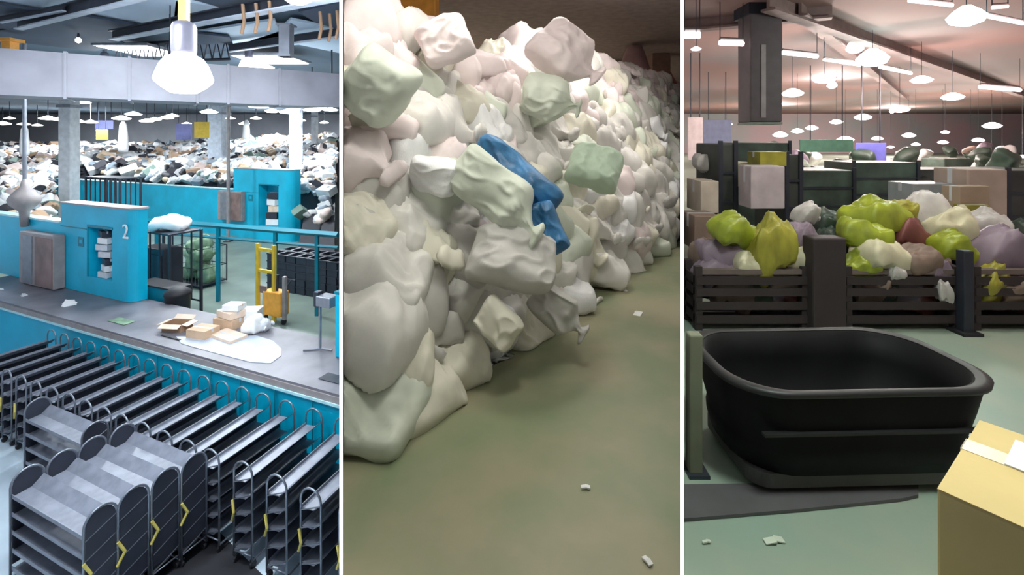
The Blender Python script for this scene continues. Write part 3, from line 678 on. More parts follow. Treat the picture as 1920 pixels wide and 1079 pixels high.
for k in range(NL):
    zc = ZM+.17+.325*k; back = .22+(.07*k if k < 3 else .21+.185*(k-3))
    base_p = B0-Om*back
    # extents of t within the bay at this depth
    t0 = (kL*base_p.y-base_p.x)/(Bm.x-kL*Bm.y); t1 = (kR*base_p.y-base_p.x)/(Bm.x-kR*Bm.y)
    t = t0+.12+(.3 if k % 2 else 0)*.9; idx = 0
    while t < t1+.05 and t < 16:
        p = base_p+Bm*t; far = p.y > 9
        top = NL-1-(1 if p.y > 7 and p.y < 9.5 else 0)-(1 if mr.random() < .3 else 0)
        if k <= top:
            s = mr.uniform(.95, 1.2)*(1.12 if far else 1)
            r_ = mr.random(); mi = mr.choices(range(6), [30, 16, 14, 10, 20, 10])[0]
            if k >= NL-4 and mr.random() < .5: mi = 3
            o = sack_obj(SM[mr.randrange(9)], SMT[mi], 'woven_sack')
            o.location = (p.x+mr.uniform(-.07, .07), p.y+mr.uniform(-.07, .07), zc+mr.uniform(-.05, .06)+(.15*(p.y-5)/10)*(k/12))
            yaw = math.atan2(Om.y, Om.x)+mr.gauss(0, .7); 
            o.rotation_euler = (mr.gauss(0, .25), mr.gauss(.30, .25), yaw); o.scale = (s, s*mr.uniform(.9, 1.1), s*mr.uniform(.95, 1.25))
            clamp_bay(o)
            tag(o, '%s sack, %s from left, %s of the sack pile' % (SMN[mi], ORD[min(idx, 31)], LN[k]), 'sack', 'white sacks of the pile'); idx += 1
        t += mr.uniform(.52, .66)*(1.12 if far else 1)
# inner body of the pile
m = MB(); gr = []
for j in range(60):
    t = -1.2+18*j/59; row = []
    for i in range(16):
        z = ZM+4.0*i/15; k = (z-ZM-.17)/.325; back = .5+(.07*k if k < 3 else .21+.185*(k-3))
        q = B0-Om*(back+.06*noise.noise(Vector((t*2, i*.7, 1))))+Bm*t; y = q.y
        x = min(max(q.x, kL*y+.01), kR*y-.01); row.append(m.bm.verts.new((x, y, max(ZM, z-.12+.1*noise.noise(Vector((t*1.5, i, 4)))))))
    gr.append(row)
for j in range(59):
    for i in range(15): m.bm.faces.new((gr[j][i], gr[j+1][i], gr[j+1][i+1], gr[j][i+1]))
tag(m.build('packed_sacks', SMT[4], None, True), 'sacks packed behind the front face of the pile', 'sacks', kind='stuff')
def place_sack(pa, pb, Ya, Yb, W, H, m, label, seed, cat='sack', neck=False, name='woven_sack', roll=0, grp=None):
    a, b = P(*pa, Ya), P(*pb, Yb); L = (b-a).length
    me = sack_mesh(seed, L=L, W=W, H=H, n=40, neck=neck, wr=.028); o = sack_obj(me, m, name); x = (b-a).normalized()
    view = -((a+b)/2-Vector((0, 0, CZ))).normalized(); z = (view-x*view.dot(x)).normalized(); y = z.cross(x)
    o.rotation_euler = (Matrix((x, y, z)).transposed().to_3x3()@Matrix.Rotation(roll, 3, 'X')).to_euler(); o.location = (a+b)/2
    tag(o, label, cat, grp); clamp_bay(o); return o
M_blue = mat('blue sack', (.03, .15, .32), .45, scale=4, var=.35, bump=.2, bscale=40)
place_sack((895, 262), (1040, 400), 5.75, 5.25, .44, .34, M_blue, 'blue sack lying diagonally across the middle of the pile', 901, roll=.2)
place_sack((1005, 380), (1042, 478), 5.05, 4.95, .36, .26, M_blue, 'small dark blue sack end sticking out under the large blue sack', 902)
place_sack((858, 300), (1012, 432), 5.0, 4.75, .56, .42, SMT[2], 'pale green plump sack lying just left of the blue sack', 903, neck=True, roll=0.25)
place_sack((880, 470), (1045, 500), 4.75, 4.7, .62, .40, SMT[4], 'wide grey sack right under the pale green plump sack', 904, roll=-0.45)
place_sack((1000, 545), (1095, 622), 5.15, 4.95, .42, .30, SMT[4], 'grey sack with its tied end reaching onto the green floor', 905, neck=True)
place_sack((770, 325), (860, 330), 4.9, 4.9, .42, .3, SMT[5], 'bright white plastic sack left of the pale green plump sack', 906, roll=0.5)
# small dark printed mark on it
p = P(812, 330, 4.70)
place_sack((880, 60), (790, 100), 6.1, 6.1, .62, .45, SMT[3], 'pinkish round sack at the top left crest', 907, roll=0.5)
place_sack((1010, 60), (1110, 150), 7.6, 7.6, .85, .6, SMT[3], 'pinkish upright sack on the crest right of middle', 908, neck=True, roll=-0.5)
place_sack((985, 165), (1085, 205), 7.3, 7.0, .68, .45, SMT[2], 'pale green sack below the pinkish upright sack', 909, neck=True, roll=0.55)
place_sack((1065, 300), (1165, 330), 7.2, 7.0, .62, .5, mat('sack mint', (.50, .62, .48), .55, scale=5, var=.05), 'mint green sack right of the blue sack', 910, roll=-0.45)
place_sack((905, 575), (975, 640), 4.55, 4.4, .32, .25, SMT[1], 'small cream sack sticking out low on the pile above the floor', 911, roll=0.4)
place_sack((660, 120), (760, 200), 4.6, 4.6, .7, .5, SMT[2], 'large pale green sack at the upper left edge of the pile', 912, roll=0.45)
# scraps on the floor
for i, (px, py, s, lb) in enumerate(((1165, 545, .12, 'white scrap on the floor beside the pile foot'), (1198, 588, .10, 'small white scrap on the open green floor'), (1214, 1056, .03, 'tiny white speck on the floor near the bottom'), (1098, 917, .03, 'tiny pale speck on the floor'))):
    p = Pz(px, py, ZM); o = tag(MB().box((-s, -s*.5, 0), (s*.1, s*.5, .01), Matrix.Rotation(R(-12), 4, 'Y')).box((-s*.1, -s*.4, 0), (s, s*.6, .01), Matrix.Rotation(R(14), 4, 'Y')).build('paper_scrap', M_white), lb, 'scrap'); o.location = p+Vector((0, 0, .012)); o.rotation_euler = (0, 0, i)
# backdrop objects
p = P(775, 5, 12); t = thing('overhead_beam', 'orange beam above the left crest of the sack pile', 'beam', (p.x, p.y, 9.3))
MB().box((-.75, -.3, .1), (.6, .3, .95), bev=.03).build('beam_body', M_orange, t); MB().box((-.65, -.05, .95), (-.55, .05, 1.0)).box((.4, -.05, .95), (.5, .05, 1.0)).build('hanger', M_dark, t)
for px, wpx, m, Y, lb, y0 in ((1130, 40, mat('dark brown column', (.10, .075, .07), .7), 24, 'dark brown column behind the pile', 0), (1235, 34, mat('brown column', (.24, .15, .12), .7), 22, 'brown column behind the right end of the pile', 0), (925, 8, M_taupe, 22, 'thin grey pipe standing behind the crest', 0)):
    p = P(px, 258, Y); wd = wpx/F*Y/2; t = thing('column', lb, 'column', (p.x, Y, ZM)); MB().box((-wd, -wd, 0), (wd, wd, 6.2), bev=.04).build('shaft', m, t); MB().box((-wd*1.3, -wd*1.3, 0), (wd*1.3, wd*1.3, .15)).build('foot', M_dark, t)
# pinkish draped plastic over goods
p = P(1190, 130, 19.5); t = thing('draped_goods', 'dusty pink plastic sheet draped over goods behind the crest', 'goods', (p.x, p.y, ZM))
MB().lathe([(1.5, 0), (1.45, 2.8), (1.2, 4.2), (.9, 4.8), (.6, 5.3), (.4, 5.9), (.3, 6.1)], 9).build('pink_sheet', mat('dusty pink sheet', (.38, .24, .25), .5, scale=1, var=.2), t, True)
MB().lathe([(.75, 3.0), (.72, 4.3), (.4, 4.9), (.1, 5.0)], 8, Matrix.Translation((.8, -.9, 0))).build('red_wrap', mat('red wrap', (.42, .16, .14), .6, scale=1), t, True)
MB().box((-1.3, -1.0, 0), (1.3, 1.0, .15)).build('pallet', M_brown, t)
for x, y, e, c in ((-.6, 5.2, 48, (1, .95, .88)), (.8, 8.6, 60, (1, .96, .90)), (2.7, 10.0, 60, (1, .96, .90)), (-3, 22, 700, (1, .85, .82)), (-2, 28, 900, (1, .85, .82))):  # unseen lamps added to light the pile and the rear wall
    if x < kR*y-.3 and x > kL*y+.3:
        o = highbay((x, y, 9.7), 'ceiling lamp added to light the sack bay, out of view', .8, rod=.6, group='added sack bay lamps'); lamp('lamp_light', 'AREA', (0, 0, -.3), e, c, .9, o)
o = highbay((.3, 3.0, 9.7), 'ceiling lamp added to light the sack bay, out of view', .8, rod=.6, group='added sack bay lamps'); lamp('lamp_light', 'AREA', (0, 0, -.3), 68, (.98, 1, .90), .9, o)

# ================================================================= RIGHT BAY: dim parcel bay
ZR = 4.5
M_floorR = mat('sage floor paint', (.26, .345, .28), .4, scale=1.4, col2=(.32, .36, .285), bump=.04)
struct('floor_dim_bay', MB().prism(bay_poly(1280, 2250, 1.3, 62), ZR-.25, ZR), M_floorR)
struct('ceiling_dim_bay', MB().prism(bay_poly(1280, 2250, 1.2, 62), 9.5, 9.7), mat('red brown ceiling', (.31, .175, .155), .8, scale=.18, col2=(.22, .19, .19)))
M_wallR = mat('mauve wall', (.52, .38, .40), .85, scale=.3, col2=(.38, .42, .42))
a, b = P(1280, 258, 61), P(2250, 258, 61); struct('wall_far', MB().box((a.x, 61, ZR), (b.x, 61.4, 9.5)), M_wallR)
a, b = P(2248, 258, 1.3), P(2248, 258, 61); struct('wall_right', MB().prism([(a.x, a.y), (a.x+.2, a.y), (b.x+.2, b.y), (b.x, b.y)], ZR, 9.5), M_wallR)
# tub
def rrect(w_, d_, r, n=8):
    r = min(r, w_*.49, d_*.49); out = []
    for cx, cy, a0 in ((w_/2-r, d_/2-r, 0), (-w_/2+r, d_/2-r, 90), (-w_/2+r, -d_/2+r, 180), (w_/2-r, -d_/2+r, 270)):
        for i in range(n+1): a = R(a0+90*i/n); out.append((cx+r*math.cos(a), cy+r*math.sin(a)))
    return out
M_tub = mat('black tub plastic', (.005, .005, .006), .6, spec=.15, scale=3, var=.3); M_tubr = mat('dark grey rim', (.012, .012, .013), .5)
TW, TD = 1.53, .84
t = thing('plastic_tub', 'large black rounded plastic tub on a grey dolly', 'tub', (1.985, 3.02, ZR), R(2))
prof = [(.80, .12), (.92, .35), (1.0, .60), (1.0, .68)]
def ringset(m, seq):
    rs = [[m.bm.verts.new((x, y, z)) for x, y in rrect(TW*s, TD*s2, .30)] for s, s2, z in seq]
    for A, B in zip(rs, rs[1:]):
        n_ = len(A)
        for i in range(n_): m.bm.faces.new((A[i], A[(i+1) % n_], B[(i+1) % n_], B[i]))
    return rs
m = MB(); rs = ringset(m, [(.90, .86, .13), (.93, .90, .22), (.93, .92, .27), (.92, .91, .29), (.97, .96, .45), (1.0, 1.0, .58), (1.0, 1.0, .62), (.95, .92, .62), (.90, .86, .45), (.82, .76, .17)])
m.bm.faces.new(rs[0][::-1]); m.bm.faces.new(rs[-1]); m.build('tub_body', M_tub, t, True)
m = MB(); ringset(m, [(1.0, 1.0, .595), (1.03, 1.05, .60), (1.035, 1.06, .625), (1.0, 1.0, .635), (.96, .94, .625)]); m.build('rim', M_tubr, t, True)
MB().prism(rrect(TW*.86, TD*.80, .12), .05, .13).build('dolly', mat('dolly grey', (.06, .058, .06), .5), t)
for x in (-.5, .5):
    for y in (-.22, .22): MB().lathe([(.045, -.02), (.05, 0), (.045, .02)], 14, Matrix.Translation((x, y, .05))@Matrix.Rotation(R(90), 4, 'X')).build('caster', M_black, t)
MB().box((-.64, -.42, .385), (.6, -.385, .40)).build('side_rib', M_tubr, t)
# grey step on the floor in front
pts = [Pz(1283, 980, ZR), Pz(1500, 962, ZR), Pz(1690, 942, ZR), Pz(1722, 935, ZR), Pz(1722, 910, ZR), Pz(1283, 915, ZR)]
tag(MB().prism([(p.x, p.y) for p in pts], ZR+.002, ZR+.02).build('floor_mat', mat('grey rubber mat', (.085, .08, .085), .6)), 'dark grey rubber mat under the front of the tub', 'mat')
for px, py, s, lb in ((1452, 1018, .05, 'pale scrap on the floor before the tub'), (1325, 1021, .02, 'tiny pale scrap near the divider')):
    p = Pz(px, py, ZR); o = tag(MB().box((-s, -s*.4, 0), (s*.1, s*.3, .006), Matrix.Rotation(R(-10), 4, 'Y')).box((0, -s*.2, 0), (s, s*.5, .006), Matrix.Rotation(R(12), 4, 'Y')).build('paper_scrap', mat('dull paper', (.55, .6, .5), .7)), lb, 'scrap'); o.location = p+Vector((0, 0, .012))
p = Pz(1299, 885, ZR); t = thing('short_post', 'olive grey post beside the divider left of the tub', 'post', (P(1301, 258, p.y).x, p.y, ZR))
MB().box((-.04, -.04, 0), (.04, .04, .83), bev=.01).build('post_body', mat('olive post', (.15, .16, .105), .6), t); MB().box((-.05, -.07, 0), (.07, .07, .02)).build('base_plate', M_dark, t)
# cardboard box, front right
v1 = Vector((.55, .41, 0)).normalized(); rz = math.atan2(v1.y, v1.x)
P0 = Pz(1757, 918, ZR+.75)
M_kraft = mat('warm kraft cardboard', (.60, .45, .19), .7, scale=2, var=.06, bump=.05); M_krafts = M_kraft
t = thing('cardboard_box', 'big kraft cardboard box with white tape at the bottom right corner', 'box', (P0.x, P0.y, ZR), rz)
MB().box((0, -.62, 0), (.69, 0, .748), bev=.008).build('box_body', M_kraft, t)
MB().box((0, -.311, .748), (.69, 0, .753)).build('top_flap', M_kraft, t); MB().box((0, -.62, .748), (.69, -.314, .753)).build('top_flap', M_kraft, t)
MB().box((.36, -.63, .753), (.46, .003, .756)).box((.36, .001, .62), (.46, .004, .756)).build('tape', mat('clear tape', (.80, .66, .48), .25), t)
MB().box((.36, -.34, .757), (.60, -.12, .762), bev=.001).build('shipping_label', M_white, t)
# low crates with bags (middle distance)
M_lime = mat('lime bag', (.25, .30, .02), .45, scale=4, var=.25); M_limeD = mat('olive yellow bag', (.28, .26, .03), .5, scale=4, var=.25); M_cream = mat('cream bag', (.55, .52, .36), .5)
M_mauve = mat('mauve bag', (.22, .17, .22), .5, scale=4); M_dgreen = mat('dark green bag', (.03, .05, .035), .5, scale=4, var=.3); M_redb = mat('dark red bag', (.16, .05, .045), .5); M_brb = mat('dull brown bag', (.20, .14, .11), .55, scale=4)
M_greyb = mat('grey white bag', (.50, .48, .46), .5); M_rack = mat('dark wood crate', (.028, .020, .021), .7, scale=3)
def pallet_crate(px0, px1, Y, H, label, D=.9):
    a, b = P(px0, 258, Y), P(px1, 258, Y); W = b.x-a.x; t = thing('slatted_crate', label, 'crate', ((a.x+b.x)/2, Y, ZR))
    for x in (-W/2+.03, W/2-.03):
        for y in (.0, D): MB().box((x-.035, y-.035, 0), (x+.035, y+.035, H+.08)).build('corner_post', M_rack, t)
    m = MB()
    for z in (.08, .22, .36, .48): m.box((-W/2, -.05, z), (W/2, -.03, z+.08)); m.box((-W/2, D+.03, z), (W/2, D+.05, z+.08)); m.box((-W/2-.005, 0, z), (-W/2+.015, D, z+.08)); m.box((W/2-.015, 0, z), (W/2+.005, D, z+.08))
    m.build('slats', M_rack, t); MB().box((-W/2+.02, 0, .05), (W/2-.02, D, .08)).build('base_board', M_rack, t)
    MB().box((-W/2, -.03, H), (W/2, .03, H+.05)).build('top_rail', mat('worn rail', (.13, .10, .09), .6), t); return t
pallet_crate(1303, 1512, 5.0, .58, 'dark slatted crate nearest the divider', .28); pallet_crate(1582, 1796, 5.0, .58, 'dark slatted crate in the middle behind the tub'); pallet_crate(1822, 1990, 5.0, .58, 'dark slatted crate at the right edge')
t = thing('steel_upright', 'dark thick upright between the two slatted crates', 'post', (P(1545, 258, 4.95).x, 4.95, ZR)); MB().box((-.17, -.1, 0), (.17, .1, .98), bev=.02).build('upright', M_rack, t); MB().box((-.2, -.14, 0), (.2, .14, .03)).build('foot', M_black, t)
t = thing('steel_upright', 'dark thin upright right of the middle slatted crate', 'post', (P(1809, 258, 4.9).x, 4.9, ZR)); MB().box((-.05, -.05, 0), (.05, .05, .85), bev=.01).build('upright', M_dark, t); MB().box((-.1, -.1, 0), (.1, .1, .03)).build('foot', M_black, t)
bags = [  # px, py, Y, widthpx, heightpx, material, colour name
 (1374,432,5.2,88,45,M_lime,'bright lime'),(1400,455,5.3,75,40,M_lime,'lime'),(1445,470,5.1,75,85,M_limeD,'olive yellow'),(1350,475,5.3,80,50,M_mauve,'mauve'),(1328,475,5.4,62,45,M_brb,'dull brown'),
 (1408,500,5.1,60,36,M_cream,'cream'),(1500,455,5.5,70,60,M_mauve,'mauve'),(1515,402,5.6,45,30,M_greyb,'grey-white'),(1497,485,5.1,50,30,M_cream,'cream'),(1338,510,5.2,78,40,M_mauve,'mauve'),(1475,520,5.2,70,40,M_brb,'dull brown'),
 (1640,415,5.5,105,60,M_lime,'bright lime'),(1620,440,5.2,80,45,M_lime,'lime'),(1690,400,5.6,60,40,M_limeD,'olive yellow'),(1650,480,5.1,90,45,M_cream,'dull cream'),(1700,445,5.4,70,55,M_redb,'dark red'),(1745,400,5.7,90,50,M_greyb,'grey-white'),
 (1775,430,5.5,80,60,M_cream,'cream'),(1785,465,5.2,75,45,M_lime,'lime'),(1725,490,5.1,80,40,M_brb,'dull brown'),(1610,500,5.1,60,40,M_lime,'lime'),(1760,505,5.1,60,34,M_mauve,'mauve'),(1640,540,5.1,55,50,M_brb,'dull brown'),
 (1770,548,4.97,26,34,M_greyb,'small grey-white'),(1680,512,4.98,30,22,M_greyb,'small grey-white'),
 (1870,480,5.3,100,70,M_mauve,'mauve violet'),(1850,535,5.10,60,60,M_limeD,'olive yellow'),(1905,500,5.4,60,50,M_limeD,'olive yellow'),(1895,550,5.1,60,50,M_brb,'dull brown'),(1840,430,5.8,70,50,M_greyb,'grey-white'),(1900,440,5.8,70,50,M_dgreen,'dark green'),
 (1560,470,5.7,60,70,M_dgreen,'dark green'),(1560,430,5.9,70,50,M_dgreen,'dark green')]
nb = {}
for i, (px, py, Y, wp, hp, m_, cn) in enumerate(bags):
    p = P(px, py, Y); o = sack_obj(SM[(i*4) % 9], m_, 'plastic_bag'); o.location = p; w_, h_ = wp/F*Y, hp/F*Y
    o.rotation_euler = (R(12)+rnd.uniform(-.3, .3), rnd.uniform(-.25, .25), rnd.uniform(-.4, .4)); o.scale = (w_/.85, w_/.85*.9, h_/.42)
    wh = 'crate nearest the divider' if px < 1530 else ('middle slatted crate' if px < 1812 else 'right-edge slatted crate')
    tag(o, '%s bag in the %s, %s %s%s' % (cn, wh, 'upper' if py < 440 else ('middle' if py < 500 else 'lower'), 'left' if (px-1280) % 270 < 135 else 'right', ', half hidden' if i in (27,) else ''), 'bag', 'bags in the slatted crates')
# fill bags deep in the crates (support)
for j, (pa, pb) in enumerate(((1338, 1505), (1590, 1790), (1830, 1985))):
    n_ = 4
    for i in range(n_):
        px = pa+(pb-pa)*(i+.5)/n_; p = P(px, 258, 5.45); o = sack_obj(SM[(i+j*3) % 9], (M_brb, M_dgreen, M_mauve, M_redb)[(i+j) % 4], 'plastic_bag'); o.location = (p.x, p.y, ZR+.35); o.scale = (.55, .9, 1.1); o.rotation_euler = (.1*i, .1, i)
        tag(o, '%s dark bag from the left at the bottom of the %s slatted crate' % (ORD[i], ('left', 'middle', 'right')[j]), 'bag', 'bags in the slatted crates')
# tall cartons and dark goods behind
def goods(px0, px1, y0, y1, Y, m, label, dp=.6, name='carton', tape=True, rz=0):
    a, b = P(px0, y0, Y), P(px1, y1, Y); return carton(((a.x+b.x)/2, Y+dp/2, b.z), b.x-a.x, dp, a.z-b.z, m, label, rz, name, tape=tape)
M_kd = mat('dull tan carton', (.36, .27, .19), .75, scale=2); M_kd2 = mat('pinkish tan carton', (.42, .33, .28), .75, scale=2)
goods(1815, 1890, 318, 415, 7.2, M_kd2, 'tall pinkish tan carton at right behind the bags', .6)
goods(1790, 1860, 350, 420, 6.9, M_kd, 'tan carton leaning left of the tall pinkish carton', .25, rz=.2)
goods(1805, 1855, 385, 410, 6.7, M_limeD, 'olive yellow box before the tan cartons', .15)
goods(1408, 1472, 312, 392, 7.0, mat('pale mauve box', (.44, .38, .40), .6), 'pale mauve upright box standing among dark goods left', .4)
goods(1373, 1412, 305, 350, 8.0, M_cream, 'dull cream box left of the pale mauve box', .5)
goods(1314, 1348, 340, 400, 7.4, mat('beige box', (.50, .43, .36), .7), 'beige box beside the divider under the white roll', .6)
goods(1302, 1352, 405, 470, 6.6, M_brb, 'brown box beside the divider below the beige box', .5)
goods(1425, 1475, 285, 312, 7.4, M_limeD, 'olive yellow box on top of the pale mauve box', .4)
goods(1712, 1800, 345, 385, 7.4, mat('grey blue film parcel', (.30, .33, .34), .35), 'grey wrapped parcel with shiny film in the middle right', .5)
o = sack_obj(SM[3], M_greyb, 'white_roll'); o.location = P(1330, 306, 8.2); o.scale = (.6, .5, .6); tag(o, 'whitish bundle beside the divider above the beige box', 'bundle')
# dark cabinets
def cab(px0, px1, y0, Y, m, label, dp=1.0):
    a, b = P(px0, y0, Y), P(px1, y0, Y); t = thing('storage_rack', label, 'rack', ((a.x+b.x)/2, Y, ZR)); W = b.x-a.x; H = a.z-ZR
    MB().box((-W/2, 0, 0), (W/2, dp, H), bev=.02).build('body', m, t)
    for i in range(3): MB().box((-W/2-.01, -.03, H*(i+1)/4), (W/2+.01, 0, H*(i+1)/4+.04)).build('shelf_edge', M_dark, t)
    for s in (-1, 1): MB().box((s*W/2-.03, -.04, 0), (s*W/2+.03, 0, H+.05)).build('upright', M_dark, t)
    return t
M_ddark = mat('near black goods', (.035, .04, .036), .6, scale=2, var=.4); M_dg2 = mat('dark green goods', (.05, .075, .058), .6, scale=2, var=.4)
cab(1350, 1378, 270, 7.6, M_ddark, 'narrow near-black rack left of the pale mauve box'); cab(1474, 1500, 290, 7.6, M_ddark, 'narrow near-black rack right of the pale mauve box')
cab(1500, 1600, 320, 9.0, M_dg2, 'wide dark green rack in the middle distance'); cab(1600, 1720, 305, 10.5, M_dg2, 'wide dark rack under the blue glow')
cab(1888, 1990, 320, 7.4, M_ddark, 'tall black rack at the right edge'); cab(1720, 1830, 318, 11.5, M_ddark, 'low black rack behind the grey wrapped parcel'); cab(1380, 1480, 268, 11, M_dg2, 'dark green rack far behind the pale mauve box')
# dim heap further back
rr = random.Random(9); k = 0
for i in range(90):
    px = rr.uniform(1290, 1915); Y = rr.uniform(11.5, 26); z = ZR+rr.uniform(.1, 1.35)
    m_ = rr.choice([M_dgreen, M_dgreen, M_mauve, M_greyb, M_dgreen, M_brb, M_ddark]); x = (px-PX)/F*Y
    if x-.8 < (1282-PX)/F*Y: x += .8
    o = sack_obj(SMALL[i % 5], m_, 'goods_bag'); o.location = (x, Y, z); s = rr.uniform(.6, 1.2); o.scale = (s, s, s); o.rotation_euler = (rr.random(), rr.random(), rr.random()*3)
    tag(o, '%s bag %s, shadowy heap behind the crates, %s' % ({'dark green bag': 'dark green', 'mauve bag': 'mauve', 'grey white bag': 'grey-white', 'olive yellow bag': 'olive', 'dull brown bag': 'brown', 'near black goods': 'black'}[m_.name], 'beside the divider' if px < 1400 else 'left of the violet banner' if px < 1600 else 'under the violet banner' if px < 1700 else 'left of the tan cartons' if px < 1800 else 'at the right edge', 'near' if Y < 15 else 'middle distance' if Y < 20 else 'far'), 'bag', 'dim bags behind the crates')
m = MB()
for i in range(14):
    px = 1330+i*48; Y = 12+((i*7) % 5)*3; p = P(px, 258, Y); h = .7+.5*((i*3) % 4)/4; m.box((p.x+.2, Y, ZR), (p.x+2.0, Y+1.2, ZR+h), bev=.05)
tag(m.build('dark_goods', M_dg2), 'low dark goods filling the back of the dim bay', 'goods', kind='stuff')
# banners and glow
def rsign(px0, px1, y0, y1, Y, m, lb, cat='banner', name='banner'):
    a, b = P(px0, y0, Y), P(px1, y1, Y); t = thing(name, lb, cat, (a.x, Y, b.z)); W = b.x-a.x
    MB().box((0, 0, 0), (W, .05, a.z-b.z), bev=.01).build('sheet', m, t); MB().tube([(W*.2, .02, a.z-b.z), (W*.2, .02, 9.5-b.z)], .02, 5).tube([(W*.8, .02, a.z-b.z), (W*.8, .02, 9.5-b.z)], .02, 5).build('hanger', M_dark, t); return t
rsign(1605, 1662, 268, 305, 16, mat('violet blue banner', (.12, .12, .42), .5), 'violet-blue banner hanging in the centre of dim bay')
rsign(1318, 1372, 225, 290, 22, mat('steel blue banner', (.20, .24, .38), .5), 'steel blue banner near the divider')
rsign(1290, 1318, 220, 300, 17, mat('pale pink column', (.50, .42, .42), .6), 'pale pinkish panel right beside the divider')
rsign(1500, 1600, 262, 285, 20, mat('dull green banner', (.08, .20, .14), .5), 'dull green banner left of the violet one')
# hanging dark column box
t = thing('ceiling_column', 'dark square column hanging from the ceiling left in the dim bay', 'column', P(1424, 230, 11)); h = 9.5-P(1424, 230, 11).z
MB().box((-.36, -.3, .0), (.36, .3, h), bev=.03).build('shaft', mat('dark mauve column', (.085, .07, .075), .6), t); MB().box((-.12, -.32, .1), (-.02, -.3, h*.65)).build('light_strip_panel', M_taupe, t); MB().box((-.42, -.36, h-.25), (.42, .36, h)).build('head_plate', M_dark, t); MB().box((-.36, -.3, -.05), (.36, .3, 0)).build('end_cap', mat('green grey cap', (.2, .24, .2), .6), t)
# ceiling beams
for i, (pa, pb, za) in enumerate((((1440, 20), (1940, 190), 9.15), ((1283, 60), (1560, 35), 9.2), ((1500, 30), (1700, 190), 9.2))):
    a = P(*pa, F*(za-CZ)/(HY-pa[1])); b = P(*pb, F*(za-CZ)/(HY-pb[1])); t_ = b-a
    o = thing('ceiling_beam', ('long red-brown ceiling beam running to the right', 'short ceiling beam near divider', 'ceiling beam running back to the middle')[i], 'beam', a, rot=t_.to_track_quat('X', 'Z').to_euler()); MB().box((0, -.15, 0), (t_.length, .15, .05)).box((0, -.03, .05), (t_.length, .03, .35)).build('beam_body', mat('brown beam', (.20, .14, .13), .7), o)
# lamps of the dim bay
def tube_lamp(pa, pb, z, label, m=M_lampp, r=.05, e=0):
    a = P(*pa, F*(z-CZ)/(HY-pa[1])); b = P(*pb, F*(z-CZ)/(HY-pb[1])); t = thing('tube_lamp', label, 'lamp'); MB().tube([a, b], r, 8).build('tube', m, t)
    u_ = Vector((0, 0, r)); MB().tube([a+u_*1.5, b+u_*1.5], r*.7, 4).build('fixture', M_taupe, t)
    for q in (a, b): MB().tube([q+u_, Vector((q.x, q.y, 9.5))], .01, 4).build('wire', M_dark, t)
    return t
M_glow2 = mat('dim pink tube', (1, .75, .70), .4, emit=1.6, var=0)
tube_lamp((1466, 99), (1532, 106), 8.6, 'white tube lamp left of the large green-white lamp', M_lampf, .05)
tube_lamp((1545, 112), (1612, 122), 8.6, 'dim pink tube lamp touching the green-white lamp', M_glow2, .04)
tube_lamp((1650, 126), (1708, 138), 8.6, 'white tube lamp right of the green-white lamp', M_lampf, .045)
tube_lamp((1838, 163), (1912, 169), 8.3, 'white tube lamp at right, halfway up the ceiling', M_lampp, .07)
tube_lamp((1705, 1), (1785, 10), 8.6, 'long pinkish tube left of the brightest lamp at top', M_lampp, .03)
tube_lamp((1860, 14), (1890, 12), 8.6, 'upper pink tube right of the brightest lamp', M_glow2, .03)
tube_lamp((1850, 30), (1918, 44), 8.6, 'lower pink tube right of the brightest lamp', M_lampp, .035)
tube_lamp((1350, 80), (1393, 82), 8.6, 'short white tube lamp left of the hanging column', M_lampp, .06)
tube_lamp((1283, 66), (1312, 66), 8.6, 'white tube lamp right beside the divider', M_lampf, .07)
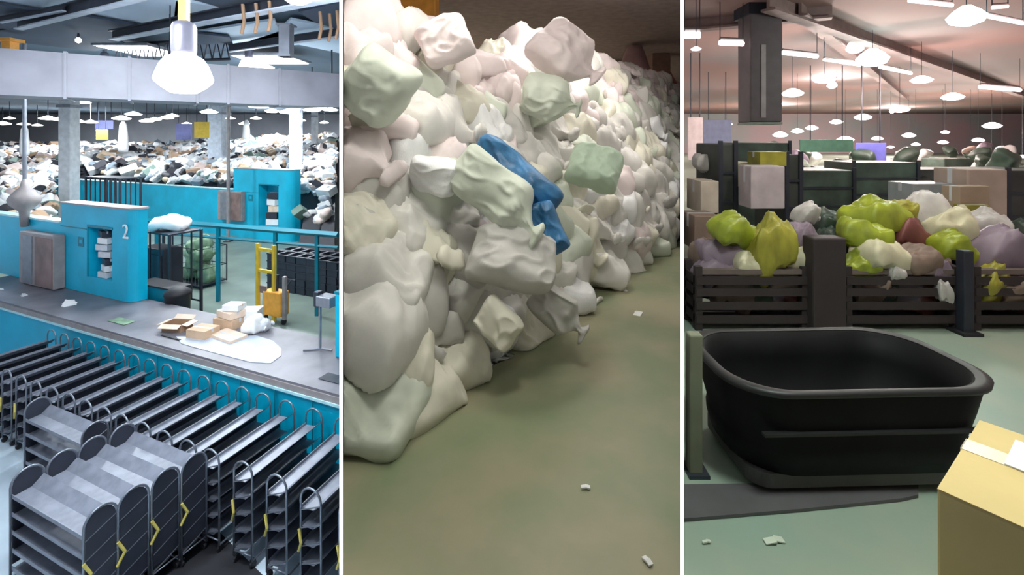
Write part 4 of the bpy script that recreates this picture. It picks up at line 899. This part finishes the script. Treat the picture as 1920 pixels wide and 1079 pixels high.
rl = [(1812,32,8.6,1.0,M_lampt,'brightest large green-white lamp at the top right'),(1636,110,8.7,1.2,M_lampt,'large green-white lamp in the upper middle of dim bay'),(1305,92,8.2,.6,M_lampp,'pinkish lamp right beside the divider'),
 (1728,150,8.3,1.1,M_lampp,'pink lamp right of centre'),(1486,175,8.0,1.2,M_lampf,'white lamp right of the hanging column'),(1546,149,8.2,1.2,M_lampf,'white lamp above and right of the column lamp'),(1687,205,7.7,1.0,M_lampp,'pinkish lamp below the pink lamp'),(1786,182,7.9,1.1,M_lampf,'small white lamp under the right half of ceiling'),
 (1618,220,7.6,1.2,M_lampf,'white lamp left of the pinkish lamp pair'),(1860,236,7.3,1.2,M_lampf,'wide white lamp far right'),(1358,233,7.3,1.2,mat('bluish lamp glass', (.85, .88, 1), .3, emit=6, var=0),'bluish lamp left of the hanging column foot'),
 (1463,253,6.65,1.1,M_lampt,'first lamp of the low slanting row'),(1495,246,6.8,.9,M_lampt,'second lamp of the low slanting row'),(1522,240,6.95,.9,M_lampt,'third lamp of the low slanting row'),(1568,229,7.2,.9,M_lampf,'last lamp of the low slanting row'),
 (1585,262,6.4,1.2,M_lampf,'flat white lamp below the slanting row'),(1645,260,6.42,.8,M_lampf,'small lamp above the violet-blue banner'),(1704,254,6.6,.9,M_lampf,'small white lamp, upper of the two near the bay centre'),(1717,271,6.2,.6,M_lampf,'small white lamp, lower of the two near the bay centre'),(1768,267,6.3,.7,M_lampf,'small lamp left of the far right cluster'),
 (1772,248,6.8,.6,M_lampf,'tiny lamp above the small lamp left of far right cluster'),(1834,263,6.4,.8,M_lampf,'small lamp in the far right cluster, top'),(1820,283,6.0,.8,M_lampf,'small lamp in the far right cluster, lower left'),(1879,278,6.1,.8,M_lampf,'small lamp in the far right cluster, right'),(1859,293,5.8,.5,M_lampf,'tiny lamp at the foot of the far right cluster'),(1670,276,6.1,.5,M_lampf,'tiny lamp right of the violet-blue banner'),(1917,294,5.8,.6,M_lampf,'tiny lamp at the right edge')]
for i, (px, py, z, s, m_, lb) in enumerate(rl):
    if abs(HY-py) < 6 or py > HY: Y = 34 if py < HY else 30
    else: Y = min(40, F*(z-CZ)/(HY-py))
    p = P(px, py, Y); t = thing('pendant_lamp', lb, 'lamp', p, .4*i)
    w_ = (30 if i == 0 else 22 if i == 1 else 16 if i < 8 else 12)*s/F*Y
    hh = .7 if i < 2 else .45
    MB().lathe([(.2*w_, -hh*w_*.8), (.8*w_, -hh*w_*.5), (w_, 0), (.7*w_, hh*w_*.5), (.25*w_, hh*w_)], 16).build('diffuser', m_, t, True)
    MB().tube([(0, 0, hh*w_), (0, 0, max(hh*w_+.1, 9.5-p.z))], .008, 5).build('cord', M_dark, t)
    if i in (0, 1, 3, 5, 6, 8, 9, 17, 20, 22, 23): lamp('lamp_light', 'POINT', (0, 0, -w_*1.1), {0: 110, 1: 160, 3: 420, 5: 420, 9: 700, 6: 500, 8: 500, 17: 600, 20: 600, 22: 600, 23: 600}[i], ((.85, 1, .95) if i < 2 else (1, .80, .74)), .2, t)
for x, y, e, c in ((1.6, 1.7, 110, (.85, 1, .92)), (2.6, 1.6, 100, (1, .93, .8)), (4.2, 5.0, 80, (1, .95, .85)), (10, 14, 350, (1, .85, .8)), (16, 24, 700, (1, .82, .78)), (24, 44, 1500, (1, .82, .78)), (38, 48, 1500, (1, .82, .78))):  # lamps added to brighten the floor, ceiling and far wall
    o = highbay((x, y, 9.1), 'ceiling lamp added to brighten the dim bay', .7, rod=.4, energy=(1800 if y > 40 else 700 if y > 20 else 0), col=(1, .84, .80), group='added dim bay lamps'); lamp('lamp_light', 'AREA', (0, 0, -.3), e, c, .7, o)
